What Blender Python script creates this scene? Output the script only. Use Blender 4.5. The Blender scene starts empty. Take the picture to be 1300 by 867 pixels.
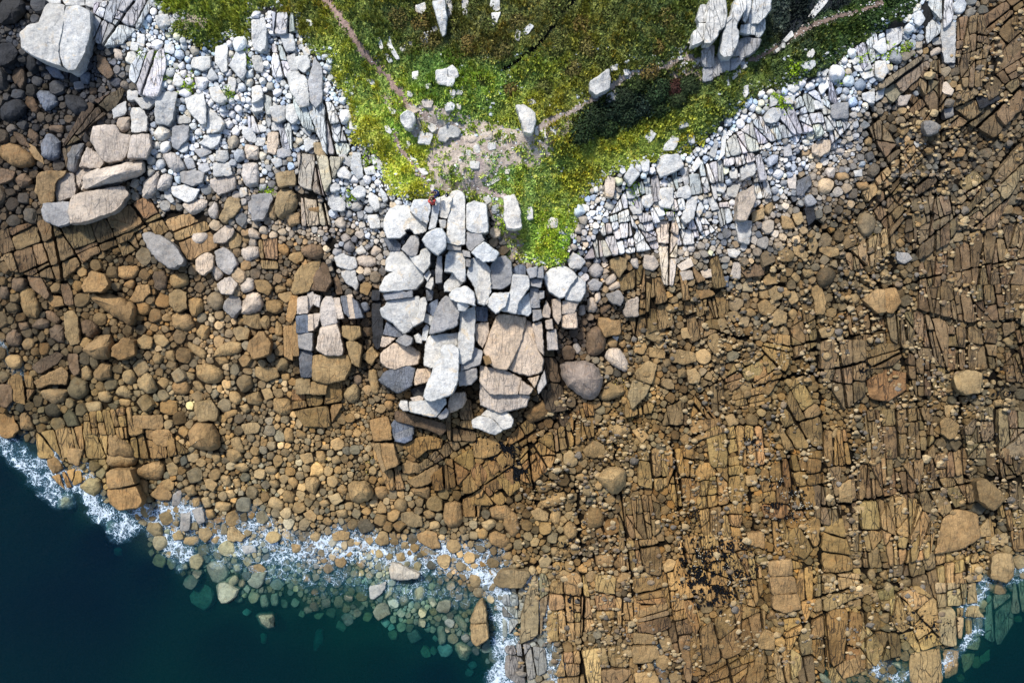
import bpy, math, random
import numpy as np
from mathutils import Vector, Matrix
sc = bpy.context.scene
S, HC = .068, 62.0                       # metres per photo pixel at sea level, drone height
# ---------------- camera, sky, sun, exposure
cam = bpy.data.objects.new('camera', bpy.data.cameras.new('camera'))
sc.collection.objects.link(cam); sc.camera = cam
cam.location = (0, 0, HC)
cam.data.sensor_width = 36; cam.data.lens = 36 * HC / (1300 * S); cam.data.clip_end = 3000
SUN_EL, SUN_AZ = math.radians(52), math.radians(-30)      # azimuth clockwise from +Y (top of the picture)
w = bpy.data.worlds.new('World'); sc.world = w; w.use_nodes = True
nt = w.node_tree; bg = nt.nodes['Background']
sky = nt.nodes.new('ShaderNodeTexSky'); sky.sky_type = 'NISHITA'; sky.sun_disc = False
sky.sun_elevation = SUN_EL; sky.sun_rotation = SUN_AZ; sky.air_density = 1.0; sky.dust_density = 1.5
nt.links.new(sky.outputs[0], bg.inputs[0]); bg.inputs[1].default_value = .13
sl = bpy.data.lights.new('sun', 'SUN'); sl.energy = 3.0; sl.angle = math.radians(6); sl.color = (1, .95, .88)
so = bpy.data.objects.new('sun', sl); sc.collection.objects.link(so)
d = Vector((math.sin(SUN_AZ) * math.cos(SUN_EL), math.cos(SUN_AZ) * math.cos(SUN_EL), math.sin(SUN_EL)))
so.rotation_euler = d.to_track_quat('Z', 'Y').to_euler(); so.location = d * 200
sc.view_settings.view_transform = 'Standard'; sc.view_settings.look = 'None'
sc.view_settings.exposure = 0.66; sc.view_settings.gamma = 1
sc.render.engine = 'CYCLES'; sc.cycles.max_bounces = 5; sc.cycles.diffuse_bounces = 2
sc.cycles.transparent_max_bounces = 12

rng = np.random.default_rng(7); random.seed(7)
# ---------------- helpers
def lin(c):
    c = np.asarray(c, float)
    return np.where(c <= .04045, c / 12.92, ((c + .055) / 1.055) ** 2.4)
def hx(h): return np.array([int(h[i:i+2], 16) for i in (0, 2, 4)]) / 255.
def W(px, py, z):
    px, py, z = np.broadcast_arrays(np.asarray(px, float), py, z)
    k = S * (HC - z) / HC
    return np.stack([(px - 650) * k, (433.5 - py) * k, z], -1)
_G = rng.random((256, 256))
def vn(x, y):
    x = np.asarray(x, float); y = np.asarray(y, float)
    xi = np.floor(x).astype(int); yi = np.floor(y).astype(int); fx = x - xi; fy = y - yi
    fx = fx * fx * (3 - 2 * fx); fy = fy * fy * (3 - 2 * fy)
    g = lambda a, b: _G[a & 255, b & 255]
    return (g(xi, yi) * (1-fx) + g(xi+1, yi) * fx) * (1-fy) + (g(xi, yi+1) * (1-fx) + g(xi+1, yi+1) * fx) * fy
def fbm(x, y, o=4):
    s = 0; a = .5; t = 0
    for i in range(o):
        s = s + a * vn(x * 2**i + 17.3*i, y * 2**i + 5.1*i); t += a; a *= .5
    return s / t
def inpoly(x, y, P):
    P = np.asarray(P, float); c = np.zeros(np.shape(x), bool); j = len(P) - 1
    for i in range(len(P)):
        xi, yi = P[i]; xj, yj = P[j]
        if yi != yj: c ^= ((yi > y) != (yj > y)) & (x < (xj - xi) * (y - yi) / (yj - yi) + xi)
        j = i
    return c
def segdist(x, y, L):
    best = np.full(np.shape(x), 1e9)
    for (a, b), (c, e) in zip(L[:-1], L[1:]):
        dx, dy = c - a, e - b
        t = np.clip(((x - a) * dx + (y - b) * dy) / (dx*dx + dy*dy + 1e-9), 0, 1)
        best = np.minimum(best, np.hypot(x - a - t*dx, y - b - t*dy))
    return best
def idw(pts, vals, x, y, p=3.2):
    pts = np.asarray(pts, float); vals = np.asarray(vals, float)
    x = np.asarray(x, float); sh = x.shape; x = x.ravel(); y = np.asarray(y, float).ravel()
    out = np.zeros((len(x),) + vals.shape[1:])
    for s in range(0, len(x), 20000):
        d2 = (x[s:s+20000, None] - pts[:, 0])**2 + (y[s:s+20000, None] - pts[:, 1])**2 + 60
        ww = d2 ** (-p / 2); ww /= ww.sum(1, keepdims=True)
        out[s:s+20000] = ww @ vals
    return out.reshape(sh + vals.shape[1:])
SHORE = [(-400,330),(-120,470),(0,552),(40,590),(85,618),(125,648),(165,668),(205,690),(235,715),(290,738),(340,752),(400,764),(450,772),(490,766),(530,776),(570,795),(600,812),(628,838),(640,880),(640,960)]
SHR = [(1080,960),(1085,872),(1140,852),(1190,838),(1220,808),(1236,776),(1248,745),(1300,722),(1420,690),(1700,600)]
SEA = [(-900,330)] + SHORE + [(640,2500),(-900,2500)]
SEA2 = [(1080,2500)] + SHR + [(2500,500),(2500,2500)]
HP = [(650,-200,10.5),(300,-200,9),(1000,-200,10),(650,50,9.4),(450,40,8.8),(560,120,9),(800,60,9.4),(700,150,8.8),(600,200,8.2),(480,160,8),(520,230,7.6),(650,260,7.6),(700,310,6.8),
 (330,20,7.6),(250,20,7.2),(900,120,8.6),(900,30,9.2),(1020,70,7.9),(990,50,6.4),(1050,10,7),(1130,10,7.2),(800,200,7.6),
 (350,60,7),(400,120,7),(440,200,6.3),(380,200,5.8),(280,90,6.2),(200,80,5.8),(300,180,5.2),(200,180,4.8),(420,290,4.8),(300,260,4.4),
 (60,40,4.6),(60,110,3.4),(30,200,3.0),(130,150,3.9),(100,260,3.0),(10,330,2.2),(150,330,2.6),(300,330,3.4),(400,380,3.2),(460,330,4.2),(460,420,3.2),
 (520,300,5.6),(580,300,5.8),(640,340,5.6),(560,400,4.9),(640,440,4.2),(520,470,3.6),(600,510,3.0),(700,400,4.4),(700,460,3.4),(760,350,4.9),(740,430,3.7),
 (780,280,6.2),(860,240,6.5),(860,320,5.0),(950,170,6.7),(950,270,5.2),(1050,130,6.3),(1050,220,5.0),(1130,60,6.2),(1150,150,4.9),(1220,60,4.8),(1290,30,4.2),
 (300,450,2.4),(200,450,1.9),(100,430,1.5),(20,430,1.2),(60,510,.8),(10,500,.6),(150,540,1.1),(300,560,1.5),(400,520,2.2),(480,560,2.2),(600,600,1.9),(700,560,2.3),(800,450,3.2),(800,560,2.2),
 (950,400,3.3),(950,520,2.2),(1100,300,3.3),(1100,420,2.6),(1250,200,3.4),(1290,330,2.6),(1100,550,1.9),(1280,480,1.9),(1280,600,1.5),
 (100,570,.5),(160,610,.55),(240,640,.55),(320,660,.3),(250,600,1.0),(400,640,.95),(400,690,.12),(500,640,1.1),(500,700,.12),(570,705,.15),(600,660,1.1),(620,735,.25),(700,660,1.2),(680,760,.35),(670,840,.2),(720,840,.45),
 (850,660,1.3),(850,780,.8),(850,860,.5),(1000,660,1.4),(1000,780,.9),(1000,860,.5),(1150,660,1.3),(1150,780,.8),(1120,840,.35),(1200,800,.5),(1225,730,.6),(1290,680,.7),(1270,790,-.8),(1300,765,-.8),(1290,830,-2.4),(1240,820,-.9),
 (200,645,.2),(285,695,-.2),(350,715,-.4),(450,735,-.55),(540,740,-.5),(600,770,-.5),(330,690,.0),(470,715,-.05)]
HP += [(a, b, -.3) for a, b in SHORE + SHR]
HP += [(0,620,-3),(60,660,-3.4),(130,700,-3.2),(200,740,-2.8),(-60,640,-4),(100,800,-6),(260,770,-1.9),(300,830,-4),(340,785,-1.7),(400,800,-2.4),(400,860,-4.6),(470,800,-1.6),(470,850,-3.8),(540,820,-1.5),(560,870,-3),(600,850,-1.6),(300,1000,-7),(0,1000,-8),(500,950,-5.5),(600,920,-3.5),(-300,700,-8),
 (1260,850,-2.6),(1300,800,-2.3),(1200,880,-1.6),(1300,900,-4),(1400,850,-5),(1250,800,-.9),(1150,900,-1),(700,930,-.2),(900,950,.1),(1500,300,2),(1500,0,3),(-200,0,3),(-200,250,1.5),(-200,400,.5)]
_hp = np.array(HP)
def zt(x, y):
    x = np.asarray(x, float); y = np.asarray(y, float)
    return idw(_hp[:, :2], _hp[:, 2], x, y) + (fbm(x / 40., y / 40.) - .5) * .35

# colour and stone size over the shore: x, y, albedo as sRGB, radius of the loose stones in px
CF = [(200,60,'c3d0d6',4.2),(260,110,'c6d2d8',4.2),(330,100,'c8d4da',4.0),(400,100,'c2cfd4',3.8),(230,200,'bfc6c8',5),(330,180,'c0c8ca',4.2),(420,200,'b9bfbe',3.8),(450,230,'c0c6c8',4.6),(470,280,'b4b4b0',4.6),
 (440,300,'a69c90',5),(380,250,'a5947c',4.6),(300,250,'a89c8c',5),(250,280,'9c8c74',5.5),(150,130,'6f6a66',5),(100,90,'4f4f52',5),(60,130,'4e4a46',6),(100,180,'57504a',6),(30,100,'484848',6),(30,230,'5c4f3e',6.5),(120,300,'77623f',6),
 (300,320,'9c8668',6),(200,380,'8c7048',6),(100,380,'7b6440',6),(30,430,'6d5c40',6),(60,500,'71603f',6),(300,400,'a58a62',6),(380,330,'957c5a',5),(330,500,'a78c60',5.6),(430,520,'957a50',4),(250,560,'a68a5c',6),(130,560,'97804f',6),
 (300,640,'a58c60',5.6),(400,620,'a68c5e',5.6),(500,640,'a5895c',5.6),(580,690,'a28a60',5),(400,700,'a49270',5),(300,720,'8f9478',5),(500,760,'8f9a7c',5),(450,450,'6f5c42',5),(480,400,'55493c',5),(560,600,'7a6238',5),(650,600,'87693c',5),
 (740,330,'b0a498',4.6),(730,420,'6b5a48',5),(760,470,'7e6c50',4.2),(700,500,'6c5536',5),(780,260,'bcc2c4',4.4),(850,230,'c6cfd4',4.4),(900,200,'c2cdd4',4.2),(960,160,'c6d2da',4.2),(1010,150,'c4d0d8',4.3),(1060,110,'c2d0da',4.3),(1110,70,'bccad4',4.2),(1170,20,'b4c2cc',4.2),
 (840,290,'bcb2a6',4.2),(920,260,'bcbab4',4.2),(1000,200,'bebcb8',4.2),(1070,170,'b2aea8',4),(1140,100,'97928a',4.4),(1190,60,'857a6a',5),(960,290,'a39480',4.6),(1050,230,'a0927e',4.4),(1120,170,'7d6e56',5),(1200,110,'7e6c4e',5),(1270,40,'7a684c',5),
 (800,350,'8d7450',4.6),(860,370,'8f7750',4.6),(820,450,'957b52',5),(880,450,'997f56',5),(800,520,'937646',4),(900,520,'8c7044',5.2),(980,350,'917a54',5),(1050,300,'8f7a58',4.6),(1050,400,'85704c',4.6),(1130,270,'85704e',4.6),
 (1150,370,'7f6c4a',4.6),(1250,150,'7c6b50',5),(1250,300,'786649',5),(1250,450,'7a6949',5),(1150,500,'7d6844',5),(1000,500,'80683e',5),(900,620,'8d6d3a',5),(1000,620,'8c6d3e',5),(1100,620,'8c7248',4.6),(1250,620,'6e6044',5),(750,600,'957a4e',5),(700,680,'957a4c',5),
 (780,700,'94754a',5),(900,750,'9a7a48',5),(1000,750,'947642',5),(1100,740,'8a7446',4.6),(1200,740,'937c50',5),(750,830,'8f7a54',5),(850,830,'8c7048',5),(1000,830,'8f7446',5),(1150,830,'8f8054',5),(1280,700,'847452',5),(660,800,'8a8c80',5)]
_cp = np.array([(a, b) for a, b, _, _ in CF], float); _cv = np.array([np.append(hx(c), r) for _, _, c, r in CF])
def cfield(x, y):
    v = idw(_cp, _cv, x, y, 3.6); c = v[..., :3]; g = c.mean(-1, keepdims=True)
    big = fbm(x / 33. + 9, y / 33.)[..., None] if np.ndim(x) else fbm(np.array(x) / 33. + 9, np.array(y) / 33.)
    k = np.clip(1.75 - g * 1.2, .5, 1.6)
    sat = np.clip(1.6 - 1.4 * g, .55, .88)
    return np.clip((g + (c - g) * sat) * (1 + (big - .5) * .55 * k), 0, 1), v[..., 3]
GRASS = [(192,-400),(192,0),(203,14),(225,18),(214,40),(250,54),(268,66),(290,47),(317,50),(322,16),(345,12),(373,22),(375,36),(387,60),(400,68),(417,74),(420,100),(440,127),(444,157),(446,178),(464,188),(484,202),(487,228),(498,250),(530,252),(560,250),(600,256),(628,262),(632,290),(640,322),(668,334),(700,338),(718,334),(722,300),(735,285),(731,264),(750,240),(788,215),(850,202),(880,190),(930,142),(962,116),(993,113),(1027,97),(1060,80),(1084,57),(1120,40),(1134,23),(1157,13),(1167,0),(1200,-400)]
def grass(x, y):
    return inpoly(x + (fbm(x/9, y/9) - .5) * 16, y + (fbm(x/9 + 40, y/9) - .5) * 16, GRASS)
PATH1 = [(402,-60),(412,0),(430,18),(447,45),(462,68),(480,86),(497,104),(508,120),(518,132),(540,148)]
PATH2 = [(540,148),(560,165),(585,180),(612,190),(640,186),(668,178),(700,152),(730,140),(758,122),(796,96),(840,86),(872,72),(900,84)]
PATH3 = [(500,170),(508,190),(522,206),(536,222),(545,236),(551,248)]
PATH4 = [(920,86),(960,74),(998,54),(1026,35),(1062,22),(1120,4)]
PATH5 = [(606,192),(610,215),(598,236),(640,250),(655,262)]
DITCH = [(640,88),(655,79),(684,57),(706,28),(728,2),(740,-20)]
GRAVEL = [(515,132),(548,132),(580,142),(612,152),(640,158),(676,168),(704,190),(684,212),(640,212),(622,228),(612,250),(580,250),(552,240),(540,205),(546,186),(522,172)]
GULLY = [(950,96),(975,80),(990,48),(1002,22),(1010,-60),(1110,-60),(1075,8),(1030,22),(1000,52),(968,86)]
SHRUBS = [(716,170),(735,140),(768,122),(795,104),(830,98),(882,102),(890,116),(862,136),(815,150),(770,168),(735,184)]
GF = [(220,10,'5f6c22'),(300,30,'5d6824'),(380,30,'5a6026'),(440,10,'5b6422'),(430,80,'7f8a30'),(420,150,'8d9636'),(470,60,'5a6a2c'),(470,110,'687a32'),(500,150,'7f9a34'),(460,170,'9aa038'),(500,215,'96a02e'),(490,30,'4a5424'),(560,40,'3f4420'),(620,50,'4a4a22'),(560,90,'4f6a26'),(620,110,'6a8430'),(580,130,'62782c'),(680,100,'5d6c28'),
 (690,30,'4d4f1e'),(760,50,'4f531c'),(830,30,'3d4a1e'),(760,100,'5a5e20'),(700,130,'6a6c24'),(650,140,'6e7a2c'),(600,215,'68803a'),(650,225,'66803a'),(680,240,'708238'),(700,310,'76922a'),(640,310,'7a8a40'),(740,220,'6c7420'),(800,190,'6f7a26'),(870,150,'6a7426'),(780,140,'2e3c18'),(850,110,'33401c'),(940,110,'4c5a24'),(1000,90,'35451c'),(1070,45,'2a3e16'),(1120,20,'24380f'),(1000,20,'26302a'),(890,60,'43501f')]  # darker points at the shrub hollow carry its shade
_gp = np.array([(a, b) for a, b, _ in GF], float); _gv = np.array([hx(c) for _, _, c in GF])
def gfield(x, y):
    c = idw(_gp, _gv, x, y, 3.4); g = c.mean(-1, keepdims=True); return g + (c - g) * .86

def inc(o, label=None, cat=None, group=None, kind=None):
    if label: o['label'] = label
    if cat: o['category'] = cat
    if group: o['group'] = group
    if kind: o['kind'] = kind
    return o
def mesh_np(name, V, F, col=None, mat=None, sharp=None, smooth=True):
    """V (n,3); F a list of (m,k) index arrays; col (n,3) linear"""
    me = bpy.data.meshes.new(name)
    me.vertices.add(len(V)); me.vertices.foreach_set('co', np.asarray(V, np.float32).ravel())
    idx = np.concatenate([f.ravel() for f in F]).astype(np.int32)
    tot = np.concatenate([np.full(len(f), f.shape[1]) for f in F]).astype(np.int32)
    st = np.concatenate([[0], np.cumsum(tot)[:-1]]).astype(np.int32)
    me.loops.add(len(idx)); me.loops.foreach_set('vertex_index', idx)
    me.polygons.add(len(tot)); me.polygons.foreach_set('loop_start', st); me.polygons.foreach_set('loop_total', tot)
    me.polygons.foreach_set('use_smooth', np.full(len(tot), smooth))
    me.update(calc_edges=True)
    if col is not None:
        a = me.attributes.new('Col', 'FLOAT_COLOR', 'POINT')
        a.data.foreach_set('color', np.concatenate([col, np.ones((len(V), 1)) if col.shape[1] == 3 else np.zeros((len(V), 0))], 1).astype(np.float32).ravel())
    if mat: me.materials.append(mat)
    if sharp and smooth: me.set_sharp_from_angle(angle=math.radians(sharp))
    return me
def link(name, me, parent=None, loc=None):
    o = bpy.data.objects.new(name, me); sc.collection.objects.link(o)
    if parent: o.parent = parent
    if loc is not None: o.location = loc
    return o

# ---------------- materials
class N:
    def __init__(s, name):
        s.m = bpy.data.materials.new(name); s.m.use_nodes = True; s.t = s.m.node_tree; s.t.nodes.clear()
        s.out = s.t.nodes.new('ShaderNodeOutputMaterial')
    def n(s, typ, ins=None, **kw):
        nd = s.t.nodes.new('ShaderNode' + typ)
        for k, v in kw.items(): setattr(nd, k, v)
        for k, v in (ins or {}).items():
            if isinstance(v, bpy.types.NodeSocket): s.t.links.new(v, nd.inputs[k])
            else: nd.inputs[k].default_value = v
        return nd
    def noise(s, vec, scale, detail=4, rough=.6, dist=0):
        return s.n('TexNoise', {'Vector': vec, 'Scale': scale, 'Detail': detail, 'Roughness': rough, 'Distortion': dist}).outputs[0]
    def ramp(s, f, a, b, c=0., d=1.):
        return s.n('MapRange', {0: f, 1: a, 2: b, 3: c, 4: d}, clamp=True).outputs[0]
    def mix(s, f, a, b, mode='MIX'):
        nd = s.n('Mix', data_type='RGBA', blend_type=mode)
        for i, v in ((0, f), (6, a), (7, b)):
            if isinstance(v, bpy.types.NodeSocket): s.t.links.new(v, nd.inputs[i])
            else: nd.inputs[i].default_value = v if i == 0 else (*v, 1)[:4]
        return nd.outputs[2]
    def math(s, op, a, b=0.):
        return s.n('Math', {0: a, 1: b}, operation=op).outputs[0]
def rock_material(name='weathered_rock', bumpd=.06):
    n = N(name); pos = n.n('NewGeometry').outputs['Position']
    col = n.n('Attribute', attribute_name='Col').outputs
    base, crk = col['Color'], col['Alpha']
    big = n.noise(pos, .55, 6, .62); mid = n.noise(pos, 3.2, 5, .7); fine = n.noise(pos, 17, 3, .75)
    v = n.math('MULTIPLY', n.ramp(big, .3, .7, .72, 1.22), n.ramp(mid, .3, .72, .76, 1.18))
    v = n.math('MULTIPLY', v, n.ramp(fine, .3, .75, .76, 1.14))
    c = n.mix(1., base, n.n('CombineColor', {0: v, 1: v, 2: v}).outputs[0], 'MULTIPLY')
    # iron and weed stains, grey weathering, yellow lichen on the pale rock only
    lum = n.n('RGBToBW', {0: base}).outputs[0]
    st = n.math('MULTIPLY', n.ramp(n.noise(pos, 1.6, 5, .7, .6), .52, .7), n.ramp(lum, .12, .5, .55, .22))
    c = n.mix(st, c, n.mix(1., c, (1.1, .84, .6), 'MULTIPLY'))
    gr = n.math('MULTIPLY', n.ramp(n.noise(pos, 2.3, 6, .75, .3), .5, .66), .74)
    c = n.mix(gr, c, n.mix(1., c, (.55, .58, .66), 'MULTIPLY'))
    li = n.math('MULTIPLY', n.ramp(n.noise(pos, 1.1, 4, .7, 1.), .57, .72, 0, .55), n.ramp(lum, .35, .6))
    c = n.mix(li, c, (.62, .42, .16))
    wf = n.math('MULTIPLY', n.ramp(n.noise(pos, .45, 7, .75, .4), .46, .64), n.ramp(lum, .14, .38, .85, .0))
    c = n.mix(wf, c, n.mix(1., c, (.5, .49, .42), 'MULTIPLY'))
    # hairline joints
    wp = n.n('VectorMath', {0: pos, 1: n.n('VectorMath', {0: n.n('TexNoise', {'Vector': pos, 'Scale': .9, 'Detail': 3.}).outputs[1], 3: .35}, operation='SCALE').outputs[0]}, operation='ADD').outputs[0]
    mp = n.n('Mapping', {0: wp, 2: (0, 0, 1.25), 3: (1.9, .42, .5)}).outputs[0]
    vor = n.n('TexVoronoi', {'Vector': mp, 'Scale': 1.15}, feature='DISTANCE_TO_EDGE').outputs[0]
    mp2 = n.n('Mapping', {0: wp, 2: (0, 0, .12), 3: (2.2, .4, .5)}).outputs[0]
    vor2 = n.n('TexVoronoi', {'Vector': mp2, 'Scale': 1.3}, feature='DISTANCE_TO_EDGE').outputs[0]
    cr = n.math('MAXIMUM', n.ramp(vor, .0, .04, 1., 0.), n.math('MULTIPLY', n.ramp(vor2, .0, .07, 1., 0.), n.ramp(n.noise(pos, .35, 2), .48, .56)))
    cr = n.math('MULTIPLY', n.math('MULTIPLY', cr, n.ramp(n.noise(pos, .8, 2), .4, .5)), crk)
    c = n.mix(n.math('MULTIPLY', cr, .78), c, (.015, .013, .012))
    h = n.math('ADD', n.math('MULTIPLY', mid, .9), n.math('MULTIPLY', fine, .25))
    h = n.math('SUBTRACT', h, n.math('MULTIPLY', cr, .8))
    h = n.math('ADD', h, n.math('MULTIPLY', n.noise(pos, 1.3, 3), 1.3))
    b = n.n('Bump', {'Height': h, 'Strength': 1., 'Distance': bumpd * 2.2}).outputs[0]
    p = n.n('BsdfPrincipled', {'Base Color': c, 'Roughness': .88, 'Normal': b, 'Specular IOR Level': .25})
    n.t.links.new(p.outputs[0], n.out.inputs[0]); return n.m
ROCK = rock_material()
def ground_material():
    n = N('shore_ground'); pos = n.n('NewGeometry').outputs['Position']
    a = n.n('Attribute', attribute_name='Col').outputs; base, g = a['Color'], a['Alpha']
    a1 = n.noise(pos, .8, 6, .7); a2 = n.noise(pos, 5., 5, .75); a3 = n.noise(pos, 24, 3, .7)
    v = n.math('MULTIPLY', n.ramp(a2, .3, .7, .55, 1.4), n.ramp(a3, .3, .7, .6, 1.35))
    c = n.mix(1., base, n.n('CombineColor', {0: v, 1: v, 2: v}).outputs[0], 'MULTIPLY')
    f = n.math('MULTIPLY', n.ramp(a1, .5, .62, 0, .55), g)
    c = n.mix(f, c, n.mix(1., c, (1.25, 1., .7), 'MULTIPLY'))
    f = n.math('MULTIPLY', n.ramp(n.noise(pos, 1.7, 5, .7), .55, .68, 0, .6), g)
    c = n.mix(f, c, n.mix(1., c, (1.25, 1.35, .6), 'MULTIPLY'))
    b = n.n('Bump', {'Height': n.math('ADD', a2, n.math('MULTIPLY', a3, .5)), 'Strength': 1., 'Distance': .12}).outputs[0]
    p = n.n('BsdfPrincipled', {'Base Color': c, 'Roughness': .95, 'Normal': b, 'Specular IOR Level': .15})
    n.t.links.new(p.outputs[0], n.out.inputs[0]); return n.m
def plain(name, colr=None, rough=.9, var=.35, scale=8., attr=False, bump=.02):
    n = N(name); pos = n.n('NewGeometry').outputs['Position']
    f = n.ramp(n.noise(pos, scale, 5, .7), .3, .7, 1 - var, 1 + var)
    base = n.n('Attribute', attribute_name='Col').outputs['Color'] if attr else n.n('RGB').outputs[0]
    if not attr: base.default_value = (*colr, 1)
    c = n.mix(1., base, n.n('CombineColor', {0: f, 1: f, 2: f}).outputs[0], 'MULTIPLY')
    b = n.n('Bump', {'Height': f, 'Strength': .8, 'Distance': bump}).outputs[0]
    p = n.n('BsdfPrincipled', {'Base Color': c, 'Roughness': rough, 'Normal': b, 'Specular IOR Level': .2})
    n.t.links.new(p.outputs[0], n.out.inputs[0]); return n.m
def water_material():
    n = N('clear_sea_water'); pos = n.n('NewGeometry').outputs['Position']
    h = n.math('ADD', n.noise(pos, .9, 4, .6), n.math('MULTIPLY', n.noise(pos, 4.5, 3, .6), .3))
    b = n.n('Bump', {'Height': h, 'Strength': .6, 'Distance': .16}).outputs[0]
    gl = n.n('BsdfGlossy', {'Color': (1, 1, 1, 1), 'Roughness': .18, 'Normal': b})
    tr = n.n('BsdfTransparent')
    df = n.n('BsdfDiffuse', {'Color': n.mix(n.ramp(n.noise(pos, .022, 2), .4, .6), (.0, .018, .046), (.0, .048, .048))})
    fr = n.n('Fresnel', {'IOR': 1.22, 'Normal': b}).outputs[0]
    a = n.n('MixShader', {0: .25, 1: tr.outputs[0], 2: df.outputs[0]})
    m = n.n('MixShader', {0: fr, 1: a.outputs[0], 2: gl.outputs[0]})
    n.t.links.new(m.outputs[0], n.out.inputs[0])
    v = n.n('VolumeAbsorption', {'Color': (.0, .64, .67, 1), 'Density': 1.25})
    n.t.links.new(v.outputs[0], n.out.inputs[1]); return n.m
def foam_material():
    n = N('sea_foam'); pos = n.n('NewGeometry').outputs['Position']
    d = n.n('Attribute', attribute_name='Col').outputs['Color']
    d = n.n('SeparateColor', {0: d}).outputs[0]
    w1 = n.n('VectorMath', {0: pos, 1: n.n('VectorMath', {0: n.n('TexNoise', {'Vector': pos, 'Scale': 1.1, 'Detail': 4.}).outputs[1], 3: 1.6}, operation='SCALE').outputs[0]}, operation='ADD').outputs[0]
    v = n.n('TexVoronoi', {'Vector': w1, 'Scale': 1.7}, feature='DISTANCE_TO_EDGE').outputs[0]
    v2 = n.n('TexVoronoi', {'Vector': w1, 'Scale': 4.6}, feature='DISTANCE_TO_EDGE').outputs[0]
    patch = n.noise(w1, .7, 5, .65)
    ridge = n.math('MAXIMUM', n.ramp(v, 0, .16, 1, 0), n.math('MULTIPLY', n.ramp(v2, 0, .22, 1, 0), .8))
    f = n.math('ADD', n.math('MULTIPLY', ridge, .62), n.math('MULTIPLY', n.ramp(n.noise(pos, 11, 5, .75), .35, .7), .38))
    th = n.math('MULTIPLY', d, n.ramp(patch, .36, .6, .35, 1.02))
    al = n.ramp(n.math('SUBTRACT', f, n.math('SUBTRACT', 1., th)), -.03, .2, 0, 1)
    haze = n.math('MULTIPLY', n.ramp(n.math('MULTIPLY', d, patch), .10, .42), .2)
    al = n.math('MULTIPLY', n.math('MAXIMUM', al, haze), n.ramp(n.noise(pos, 2.6, 5, .7), .3, .6, .45, 1.))
    c = n.mix(n.ramp(al, .2, .62), (.18, .45, .66), (.72, .84, .94))
    b = n.n('Bump', {'Height': f, 'Strength': 1., 'Distance': .1}).outputs[0]
    df = n.n('BsdfDiffuse', {'Color': c, 'Normal': b}); tr = n.n('BsdfTransparent')
    m = n.n('MixShader', {0: al, 1: tr.outputs[0], 2: df.outputs[0]})
    n.t.links.new(m.outputs[0], n.out.inputs[0]); return n.m
GROUND = ground_material(); WATER = water_material(); FOAM = foam_material()
LEAF = plain('leaf', rough=.8, var=.3, scale=3, attr=True)
EARTH = plain('trodden_earth', rough=.95, var=.4, scale=6, attr=True, bump=.06)

# ---------------- setting: terrain, water, foam, footpaths
def grid_sheet(xs, ys, zf):
    X, Y = np.meshgrid(xs, ys); Z = zf(X, Y); V = W(X, Y, Z).reshape(-1, 3)
    n, m = X.shape; i = np.arange((n-1)*(m-1)); r = i // (m-1); c = i % (m-1); a = r*m + c
    return X, Y, Z, V, np.stack([a, a+m, a+m+1, a+1], 1)
far = lambda a, b: [a - k for k in (4200, 2600, 1600, 1000, 600, 350, 200, 100)], 
xs = np.concatenate([[-4300,-2700,-1700,-1100,-700,-430,-280,-180], np.arange(-120, 1425, 5), [1480,1580,1730,2000,2400,3000,4000,5600]])
ys = np.concatenate([[-4300,-2700,-1700,-1100,-700,-430,-280,-180], np.arange(-120, 990, 5), [1050,1150,1300,1600,2000,2600,3600,5000]])
FISS = [[(1035,400),(1045,560),(1040,700),(1052,880)],[(945,540),(958,700),(978,880)],[(852,560),(868,700),(892,810)],[(1182,540),(1165,640),(1128,810)],[(1128,290),(1140,430),(1180,560)],[(1215,440),(1222,560),(1232,700),(1222,810)],[(1264,470),(1268,600),(1262,720)],
 [(1088,378),(1180,352),(1310,325)],[(955,490),(1090,462)],[(870,876),(960,822),(1080,762),(1245,700)],[(1130,345),(1228,262),(1310,160)],[(1175,575),(1310,425)],[(990,652),(1180,622),(1310,600)],[(560,650),(655,590),(705,535)],[(404,225),(424,330),(441,490)],[(780,560),(800,720),(815,880)],
 [(730,600),(742,760),(735,880)],[(1100,110),(1120,230),(1128,290)],[(1190,60),(1196,200),(1180,300)],[(1080,540),(1095,700),(1100,840)],[(905,420),(1000,440),(1120,420)],[(1000,250),(1090,330),(1160,420)],[(1250,60),(1170,170),(1090,250)],[(670,560),(680,640)],[(-10,380),(60,340),(150,300),(240,262)],[(52,215),(75,330),(90,420)],[(640,725),(760,705),(850,690)],[(1000,560),(1010,640)]]
def FD(x, y):
    x = np.asarray(x, float); y = np.asarray(y, float); out = np.full(x.shape, 50.)
    xw = x + (fbm(x/10, y/10, 2) - .5) * 5; yw = y + (fbm(x/10+5, y/10, 2) - .5) * 5
    for f in FISS:
        for p, q in zip(f[:-1], f[1:]):
            k = (x > min(p[0], q[0]) - 14) & (x < max(p[0], q[0]) + 14) & (y > min(p[1], q[1]) - 14) & (y < max(p[1], q[1]) + 14)
            if k.any(): out[k] = np.minimum(out[k], segdist(xw[k], yw[k], [p, q]))
    return out
def ground_z(X, Y):
    Z = zt(X, Y); Z = Z - .3 * np.exp(-(FD(X, Y) / 3.)**2)
    dg = segdist(X, Y, DITCH); Z = Z - .5 * np.exp(-(dg / 3.)**2)
    gu = segdist(X, Y, [(960,92),(985,64),(998,36),(1004,0),(1012,-60)]); Z = Z - .6 * np.exp(-(gu / 12)**2)
    return Z
X, Y, Z, V, F = grid_sheet(xs, ys, ground_z)
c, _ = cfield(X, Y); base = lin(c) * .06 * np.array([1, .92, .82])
gm = grass(X, Y).astype(float); base = np.where(gm[..., None] > .5, lin(gfield(X, Y)) * 1.8, base)
gl = inpoly(X, Y, GULLY); base[gl] = lin(hx('2c3238')) * .8; 
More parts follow.
